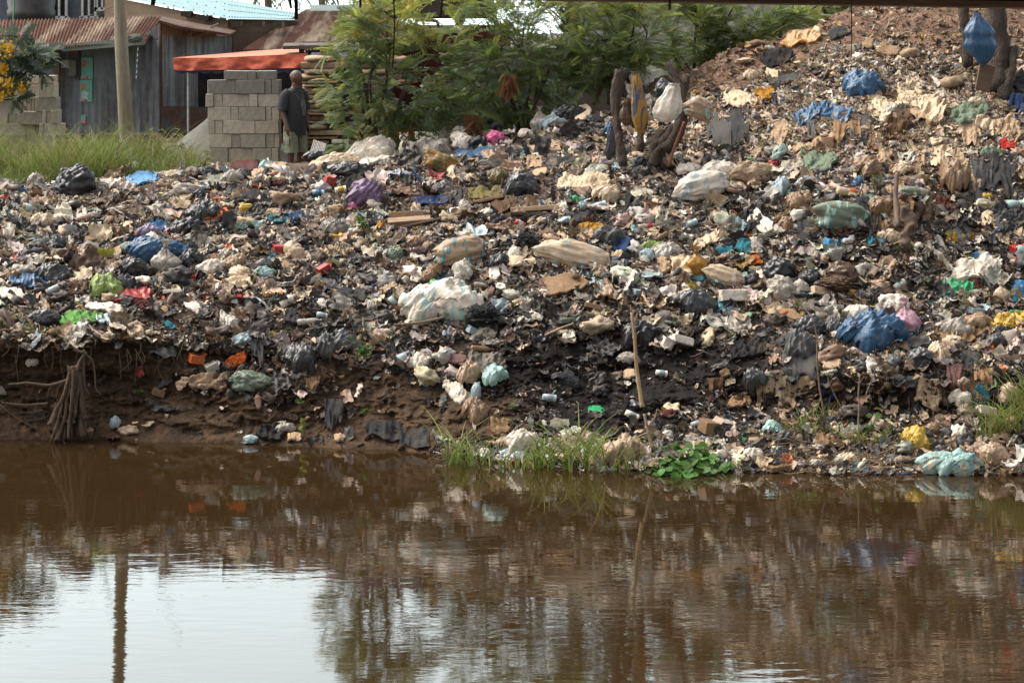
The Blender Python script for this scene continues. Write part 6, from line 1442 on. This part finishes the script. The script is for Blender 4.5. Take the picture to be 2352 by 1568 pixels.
# hanging bags, built as gathered sacks
def hung(u, v, w, h, d_, c, lb, mat=None, seed=1, neck=.22, lean=0, cat='plastic bag', name='plastic_bag', thick=.55, pf=None):
    C0 = W(u, v, d_); px = d_/FPX; nu, nv = 56, 44; P, F = sphere(nu, nv); z = P[:, 2]; ph = np.arctan2(P[:, 1], P[:, 0])
    t_ = (1-z)/2; prof = np.interp(t_, [0, .05, .16, .3, .5, .72, .9, .97, 1], [neck*1.3, neck, neck*1.5, .62, .88, 1.0, .72, .4, .05])
    if pf: prof = np.interp(t_, *pf)
    r = prof*(1+.1*np.cos(9*ph+3*fbm(P*1.5, seed, 2))*np.clip(1.15-t_, 0, 1))+.0; q = np.stack([np.cos(ph)*r, np.sin(ph)*r*thick, 1-2*t_], -1); q = q*(1+.05*crumple(P*np.array([3, 3, 1.2]), seed, 8)+.03*crumple(P*np.array([7, 7, 3]), seed+2, 8)+.22*fbm(P*1.1, seed+1, 3))[:, None]; q[:, 0] += .12*fbm(np.stack([0*z, 0*z, z*1.3+seed], -1), 5, 2)
    q = q*(1+.10*crumple(P*np.array([1.4, 1.4, .8])+seed, seed+5, 8))[:, None]; q = q*[w*px/2, w*px/2, h*px/2]; q[:, 0] += lean*(1-t_)*px; return tag(mk(name, q+C0, F, mat or plastic(c)), lb, cat)
hung(2258, 92, 76, 126, 30.9, 'blue', 'bright blue plastic bag hanging from the bridge edge before the brown trunk', plastic('blue'), 3, .2, -12, pf=([0, .1, .24, .36, .47, .6, .78, .92, 1], [.2, .34, .72, .96, .86, 1.0, .74, .4, .07]))
hung(1523, 236, 62, 92, 30.75, 'white', 'dirty white sack hanging tautly beside the forked stump', sackm('white', 'pteal', .05), 4, .35, 26, 'woven sack', 'woven_sack')
hung(1473, 238, 40, 150, 30.9, 'yellow', 'long yellow and blue sack draped over the dark broken stump', sackm('ochre', 'navy', .9), 6, .4, -12, 'woven sack', 'woven_sack', .7)
hung(1400, 330, 24, 80, 30.9, 'slate', 'thin grey bag hanging left of the straight stump', plastic('charcoal'), 8, .2, 6)
hung(1440, 258, 34, 66, 31.0, 'brown', 'brown bag hanging between the straight and dark stumps', plastic('brown'), 9, .5, 0)
P, F = mesh_sack(66*31/FPX, 56*31/FPX, 7); tag(mk('woven_sack', P@rot(0, R(14), 0).T+W(1602, 247, 30.9), F, sackm('beige', 'pteal', .5)), 'pale sack with faint print bulging right of the forked stump', 'woven sack')
P, F = mesh_bag(56*31/FPX, 46*31/FPX, 9); tag(mk('plastic_bag', P+W(1528, 203, 31.5), F, plastic('charcoal')), 'shiny black bag wedged behind the forked stump', 'plastic bag')
mb = MB(); mb.box(W(2262, 178, 31.0), (.24, .05, .42), R(10), R(-12), R(18), bev=.006, jit=.006); tag(mb.out('board', surf('brown_board', (.12, .07, .04), .9, damt=.5)), 'brown board leaning under the hanging blue bag', 'board')
# ---------- yellow hand brush
P0, px = place(240, 583, 22); br_ = empty('hand_brush', P0, 'hand brush with yellow-green bristles lying on the dump', 'brush'); mb = MB(); mb.box(P0+[0, 0, -.035], (.27, .07, .04), R(5), 0, R(2), bev=.006); mb.out('wooden_base', surf('brush_wood', (.3, .13, .08), .7), br_); mb = MB(); g = np.random.default_rng(2)
for k in range(240): x_ = g.uniform(-.125, .125); y_ = g.uniform(-.028, .028); mb.tube([P0+[x_, y_, -.02], P0+[x_*1.15+g.normal()*.006, y_*1.5, .07+g.uniform(-.01, .01)]], .0022, 3, False)
mb.out('bristles', surf('bristle', (.42, .45, .05), .6), br_)
# ---------- flip-flop
P0, px = place(594, 913, 28); sp = empty('flip_flop', P0, 'worn pink flip-flop on the slope below the grey-green plastic', 'flip-flop'); P, F = sphere(20, 8); mk('sole', (P*[.045, .11, .012])@rot(R(60), 0, .3).T+P0+[0, -.06, -.04], F, surf('sole', (.3, .2, .15), .8), sp); V, F = tube(curve_pts([P0+[-.05, -.08, 0], P0+[0, -.12, .03], P0+[.06, -.08, .01]], 10), .01, 6); mk('strap', V, F, surf('strap', (.55, .16, .12), .6), sp)
# ---------- the man beside the cement blocks
K = 1.14; MX, MD = 677, 38.2
foot = W(MX, 60, MD); foot[2] = GZ
man_rot = rot(0, 0, R(50))
def B(P): return np.asarray(P, float)@man_rot.T*K+foot
def skinned(joints, edges, radii, root, sub=2):
    me = bpy.data.meshes.new('tmp'); me.from_pydata([tuple(j) for j in joints], edges, []); o = bpy.data.objects.new('tmp', me); COL.objects.link(o)
    sm = o.modifiers.new('s', 'SKIN'); sm.use_smooth_shade = True
    for i, r in enumerate(radii): me.skin_vertices[0].data[i].radius = (r, r) if not hasattr(r, '__len__') else r
    me.skin_vertices[0].data[root].use_root = True
    ss = o.modifiers.new('d', 'SUBSURF'); ss.levels = sub; ss.render_levels = sub
    dg = bpy.context.evaluated_depsgraph_get(); ev = o.evaluated_get(dg); m2 = ev.to_mesh(); V = np.array([v.co[:] for v in m2.vertices]); F = [list(p.vertices) for p in m2.polygons]; ev.to_mesh_clear()
    bpy.data.objects.remove(o); bpy.data.meshes.remove(me); return V, F
J, E, Rr = [], [], []
def jt(p, r, par=None):
    J.append(p); Rr.append(r)
    if par is not None: E.append((par, len(J)-1))
    return len(J)-1
pel = jt((0, 0, .93), .15); s1 = jt((0, -.01, 1.12), .155, pel); s2 = jt((0, .01, 1.33), .15, s1); nk = jt((0, .0, 1.46), .065, s2); nk2 = jt((0, -.015, 1.535), .062, nk); jt((0, -.02, 1.6), .06, nk2)
for sd in (-1, 1):
    sh = jt((sd*.19, .01, 1.385), .062, s2); el = jt((sd*.265, .02-.0*sd, 1.09), .046, sh); wr = jt((sd*.275, -.10 if sd < 0 else -.02, .855), .03, el)
    fwd = -.10 if sd < 0 else -.02; pm = jt((sd*.275, fwd-.015, .79), (.036, .026), wr)
    for q, (dy, L) in enumerate(((-.027, .062), (-.009, .072), (.009, .068), (.026, .054))):
        k1 = jt((sd*(.273), fwd-.015+dy, .765), .010, pm); k2 = jt((sd*.268, fwd-.02+dy, .765-L*.55), .0095, k1); jt((sd*.25, fwd-.02+dy, .765-L), .008, k2)
    t1 = jt((sd*.262, fwd-.05, .80), .012, pm); jt((sd*.25, fwd-.064, .76), .010, t1)
    hp = jt((sd*.095, 0, .88), .095, pel); kn = jt((sd*.115, -.02 if sd > 0 else -.05, .49), .062, hp); an = jt((sd*.12, .03 if sd > 0 else .0, .09), .04, kn); hl = jt((sd*.125, .0 if sd > 0 else -.03, .045), .04, an); jt((sd*.14, -.16 if sd > 0 else -.19, .03), .035, hl)
V, F = skinned(J, E, Rr, pel)
# head: sculpted sphere
H, HF = sphere(48, 36); x, y, z = H.T; hx = np.stack([x*.078, y*.098, z*.118], -1)
jaw = np.clip(-z, 0, 1); hx[:, 0] *= 1-.2*jaw**1.5; hx[:, 1] += -.012*jaw*(y < 0); hx[:, 1] += .018*(z > 0)*np.clip(y, 0, 1)
fr = np.clip(-y-.35, 0, 1)
def gs(cx, cz, sx, sz): return np.exp(-((x-cx)/sx)**2-((z-cz)/sz)**2)*(y < 0)
d_ = -.026*gs(0, -.16, .13, .16)-.010*gs(0, -.05, .09, .3)-.010*gs(0, .12, .5, .07)+.010*gs(.34, .0, .16, .1)+.010*gs(-.34, .0, .16, .1)-.012*gs(0, -.42, .26, .05)-.011*gs(0, -.54, .22, .05)+.007*gs(0, -.48, .3, .025)-.012*gs(0, -.78, .3, .14)-.007*gs(.5, -.15, .2, .15)-.007*gs(-.5, -.15, .2, .15)
hx[:, 1] += d_; hr = rot(R(3), 0, R(22)); hx = hx@hr.T+np.array([0, -.035, 1.645])
n0 = len(V); V = np.concatenate([V, hx]); F = F+[[i+n0 for i in f] for f in HF]
for sd in (-1, 1):      # ears
    q, f = sphere(12, 8); q = (q*[.012, .02, .032]*(1-.25*np.clip(q[:, 1:2], 0, 1))+[sd*.078, .008, -.012])@hr.T+np.array([0, -.035, 1.645]); f = [[i+len(V) for i in ff] for ff in f]; V = np.concatenate([V, q]); F += f
man = empty('person', foot, 'bald man in a dark t-shirt and khaki shorts standing beside the cement blocks', 'person')
mk('body', B(V), F, surf('skin', (.11, .056, .036), .5, damt=.05, bsc=60, bd=.001, var=.1), man)
for sd in (-1, 1):
    q, f = sphere(12, 8); q = (q*.011+[sd*.027, -.083, 0])@hr.T+np.array([0, -.035, 1.645]); mk('eye', B(q), f, surf('eye', (.25, .22, .2), .3, damt=.5, dirt=(.01, .008, .008), sc=30), man)
def loft(rings, n=32, noise_=.01, seed=0):
    """rings: (cx, cy, z, rx, ry)"""
    a = np.linspace(0, 2*pi, n+1)[:-1]; R_ = np.array(rings); m_ = 26; t_ = np.linspace(0, len(R_)-1, m_); R2 = np.stack([np.interp(t_, np.arange(len(R_)), R_[:, k]) for k in range(5)], -1)
    V = np.stack([R2[:, None, 0]+R2[:, None, 3]*np.cos(a), R2[:, None, 1]+R2[:, None, 4]*np.sin(a), np.repeat(R2[:, None, 2], n, 1)], -1).reshape(-1, 3)
    c_ = V.mean(0); dn = V-c_; dn[:, 2] = 0; dn /= np.linalg.norm(dn, axis=1)[:, None]+1e-6; V = V+dn*(noise_*(crumple(V*np.array([5, 5, 3.2]), seed, 7)+.6*fbm(V*7, seed, 2)))[:, None]
    return V, [list(f) for f in gridF(n, m_, True)]
mb = MB(); mb.add(*loft([(0, 0, .70, .205, .165), (0, -.01, .8, .20, .168), (0, -.02, .95, .19, .17), (0, -.02, 1.1, .185, .165), (0, 0, 1.25, .20, .15), (0, .01, 1.35, .215, .13), (0, .012, 1.42, .175, .105), (0, .0, 1.462, .09, .078), (0, -.005, 1.475, .072, .07)], 36, .014, 4))
for sd in (-1, 1):
    c_ = curve_pts([(sd*.14, .01, 1.40), (sd*.215, .015, 1.345), (sd*.25, .018, 1.22), (sd*.268, .015, 1.11)], 14); V2, F2 = tube(c_, np.linspace(.075, .083, 14), 16, False); V2 = V2+.008*crumple(V2*7, 3)[:, None]*np.array([1, 1, .2]); mb.add(V2, F2)
mb.V = [B(v) for v in mb.V]; mb.out('tshirt', surf('tshirt', (.03, .031, .034), .9, damt=.25, dirt=(.05, .05, .052), sc=6, bsc=30, bd=.006), man, True)
pr = MB(); 
for (cx, cz, rx_, rz_, sgn) in ((0.02, 1.2, .062, .085, 0), (0.02, 1.09, .05, .075, 0)):
    n = 24; a = np.linspace(0, 2*pi, n+1)[:-1]; rad_ = 1+.06*np.cos(5*a); X = cx+rx_*rad_*np.cos(a); Zq = cz+rz_*rad_*np.sin(a); ys = lambda X, Zq: -.176-.0*X+.35*(X**2)+np.interp(Zq, [.95, 1.1, 1.25, 1.35], [-.012, -.008, .012, .03])
    pts = np.vstack([[cx, ys(np.array([cx]), np.array([cz]))[0]-.012, cz], np.stack([X, ys(X, Zq)-.012, Zq], -1)]); pr.add(B(pts), [[0, 1+i, 1+(i+1) % n] for i in range(n)])
pr.out('faded_print', surf('print', (.13, .15, .145), .9, damt=.7, dirt=(.03, .03, .033), sc=22), man)
mb = MB(); mb.add(*loft([(0, .0, .99, .165, .135), (0, 0, .9, .185, .15), (0, 0, .8, .19, .155)], 32, .006, 3))
for sd in (-1, 1): mb.add(*loft([(sd*.085, 0, .86, .098, .14), (sd*.098, -.005, .72, .108, .135), (sd*.112, -.015, .58, .112, .13), (sd*.12, -.02 if sd > 0 else -.045, .42, .115, .125)], 24, .01, 5+sd))
for sd in (-1, 1): mb.box((sd*.215, -.03, .6), (.012, .13, .14), 0, 0, R(sd*-4), bev=.004)
mb.V = [B(v) for v in mb.V]; mb.out('shorts', surf('khaki_shorts', (.19, .2, .145), .9, damt=.25, dirt=(.12, .12, .085), sc=5, bsc=30, bd=.008), man, True)
mb = MB(); a = np.linspace(pi*.05, pi*.95, 16); mb.tube(np.stack([.085*np.cos(a)*1.0, -.05-.11*np.sin(a), 1.45-.17*np.sin(a)], -1), .0035, 5); mb.V = [B(v) for v in mb.V]; mb.out('necklace', surf('cord', (.2, .17, .13), .6), man)
for sd in (-1, 1):
    mb = MB(); q, f = sphere(20, 10); mb.add(B(q*[.05, .135, .02]+[sd*.13, -.09 if sd > 0 else -.12, .012]), f); mb.out('sandal', surf('sandal', (.05, .03, .02), .7), man, True)
# ---------- speckled owl-like bird among the white bags
d_ = float(depth(933, 362)); px = d_/FPX; O0 = W(935, 364, d_); ow = empty('owl', O0, 'speckled brown and white owl perched among the white bags', 'bird')
g = np.random.default_rng(3); P, F = sphere(64, 56); z = P[:, 2]; t_ = (1-z)/2
rx = np.interp(t_, [0, .03, .1, .2, .28, .34, .45, .65, .85, .97, 1], [.0, .14, .26, .27, .2, .22, .36, .5, .48, .28, .02]); ph = np.arctan2(P[:, 1], P[:, 0]); cxx = np.interp(t_, [0, .3, .6, 1], [-.16, -.14, .02, .12])
V = np.stack([(np.cos(ph)*rx+cxx)*42*px, np.sin(ph)*rx*.8*42*px, (1-t_)*58*px], -1); V += .004*np.stack([crumple(V*60, k, 6) for k in range(3)], -1)
sp = fbm(V*np.array([26, 26, 17]), 4, 3)+.25*fbm(V*60, 5, 1); f_ = np.clip(sp*5+.5-np.clip(.25-V[:, 2:3].ravel()/(58*px), 0, 1)*3, 0, 1)[:, None]; cl = np.array([.55, .5, .42])*f_+np.array([.05, .033, .025])*(1-f_)
mk('body', V+O0, F, surf('feathers', (1, 1, 1), .9, attr=True, damt=.05, bsc=60, bd=.006), ow, True, cl)
for sd, a0 in ((-1, .0), (1, .35)):
    q, f = sphere(28, 20); q = q*[10*px, 7*px, 20*px]; q = q@rot(0, R(-18*sd), 0).T+np.array([sd*11*px+2*px, -8*px, 22*px]); sp = fbm(q*np.array([30, 30, 16]), 9, 3); f2 = np.clip(sp*5+.35, 0, 1)[:, None]; mk('wing', q+O0, f, surf('feathers', (1, 1, 1), .9, attr=True, damt=.05, bsc=60, bd=.006), ow, True, np.array([.5, .45, .37])*f2+np.array([.045, .03, .022])*(1-f2))
for sd in (-1, 1):
    q, f = sphere(10, 8); mk('ear_tuft', q*[2*px, 1.5*px, 5*px]@rot(0, R(14*sd), 0).T+O0+[(-7+sd*8)*px, -1*px, 56*px], f, surf('tuft', (.3, .25, .2), .9), ow)
m_lit = surf('litter_bits', (1, 1, 1), .55, dirt=(.08, .06, .045), damt=.3, sc=9, bsc=70, bd=.005, attr=True, var=.2, trans=.1)
HERO.append((677, 374, 90, 44))
parts = [scatter(80000, small, 6, 19, seed=1, pale=.7, clear=.6), scatter(27000, mid, 11, 46, seed=2, clear=.85, lift=.3, pale=1.3, pw=2.3), scatter(6000, big, 26, 70, seed=3, clear=1.15, lift=.3, pale=1.45, tiltk=.35,
          fsel=lambda u, v, wl, bu, rd, mo: (1-.8*bu)*(1-.35*mo)*(1-.8*rd))]
HERO.append((677, 374, 90, 44))
shr = [t_ribbon(300+i) for i in range(8)]+[t_sheet(6, 300+i, .4) for i in range(6)]+[t_crump(7, 320+i) for i in range(6)]
mnd = lambda u, v, wl, bu, rd, mo: mo*(1-.6*rd)
parts += [scatter(22000, shr, 9, 26, seed=11, pale=1.15, tiltk=.3, lift=.15, fsel=lambda u, v, wl, bu, rd, mo: (1-.9*bu)*(1-wl), clear=.7),
          scatter(16000, shr, 8, 30, seed=12, pale=1.0, tiltk=.4, lift=.3, ur=(1480, 2620), vr=(60, 520), fsel=mnd, down=1, msc=0, clear=.8),
          scatter(9000, mid, 9, 34, seed=13, pale=1.1, ur=(1480, 2620), vr=(120, 520), fsel=mnd, msc=.3, clear=.8)]
def join(parts):
    V, F, Cc, n = [], [], [], 0
    for a, b_, c_ in parts: V.append(a); F.append(b_+n); Cc.append(c_); n += len(a)
    return np.concatenate(V), np.concatenate(F), np.concatenate(Cc)
V, F, Cc = join(parts)
o = mk('litter', V, F, m_lit, col=np.clip(Cc, .005, 1), loc=(0, 27, 0), smooth=False); tag(o, 'loose scraps of plastic, paper and cloth covering the whole river bank', 'litter', kind='stuff')
# pale flecks and pebbles on the mound
def fl(u, v, wl, bu, rd, mo): return mo*(1-.75*rd)*np.clip(1.3-abs(v-np.interp(u, [1600, 2352], [230, 190]))/170, 0, 1)
tmplf = [t_shard(80+i) for i in range(6)]+[t_ball(5, 4, 80+i) for i in range(3)]
V, F, Cc = scatter(75000, tmplf, 3, 8, fsel=fl, seed=5, tiltk=.8, ur=(1480, 2620), vr=(10, 500), lift=.8, clear=.8)
Cc = Cc*0+np.array([.5, .43, .34])*np.random.default_rng(4).uniform(.45, 1.25, (len(F), 1)).repeat(1, 0)[:1]*0+np.array([.62, .53, .4])*(1+.5*fbm(V*40, 3, 1))[:, None]
o = mk('pale_chips', V, F, m_lit, col=np.clip(Cc, .01, 1), loc=(0, 30, 0), smooth=False); tag(o, 'pale chips and flecks strewn over the mound', 'debris', kind='stuff')
# clods of earth and char
def fb(u, v, wl, bu, rd, mo): return np.clip(wl*8*.35+bu*1.2, 0, 1)
V, F, Cc = join([scatter(42000, [t_ball(8, 6, 100+i, .8, .7) for i in range(8)], 5, 19, fsel=fb, seed=8, tiltk=1.2, lift=.1), scatter(22000, [t_ribbon(50+i) for i in range(6)], 10, 26, fsel=fb, seed=9, tiltk=1.3, lift=.1)])
q = fbm(V*3, 3, 2)[:, None]; wlm = np.clip((V[:, 0:1]*-1+.4)/1.6, 0, 1)
Cc = np.array([.011, .009, .008])*(1-wlm*.9)+wlm*.9*np.array([.07, .04, .022])+.012*np.clip(q, 0, 1)+np.array([.02, .012, .006])*np.clip(fbm(V*12, 9, 1)[:, None], 0, 1)
o = mk('charred_clods', V, F, surf('char', (1, 1, 1), .85, damt=.2, sc=8, bsc=60, bd=.012, attr=True, var=.4, spec=.3), col=np.clip(Cc, .004, 1), loc=(0, 27, 0)); tag(o, 'charred clods and earth crumbs on the face of the bank', 'debris', kind='stuff')
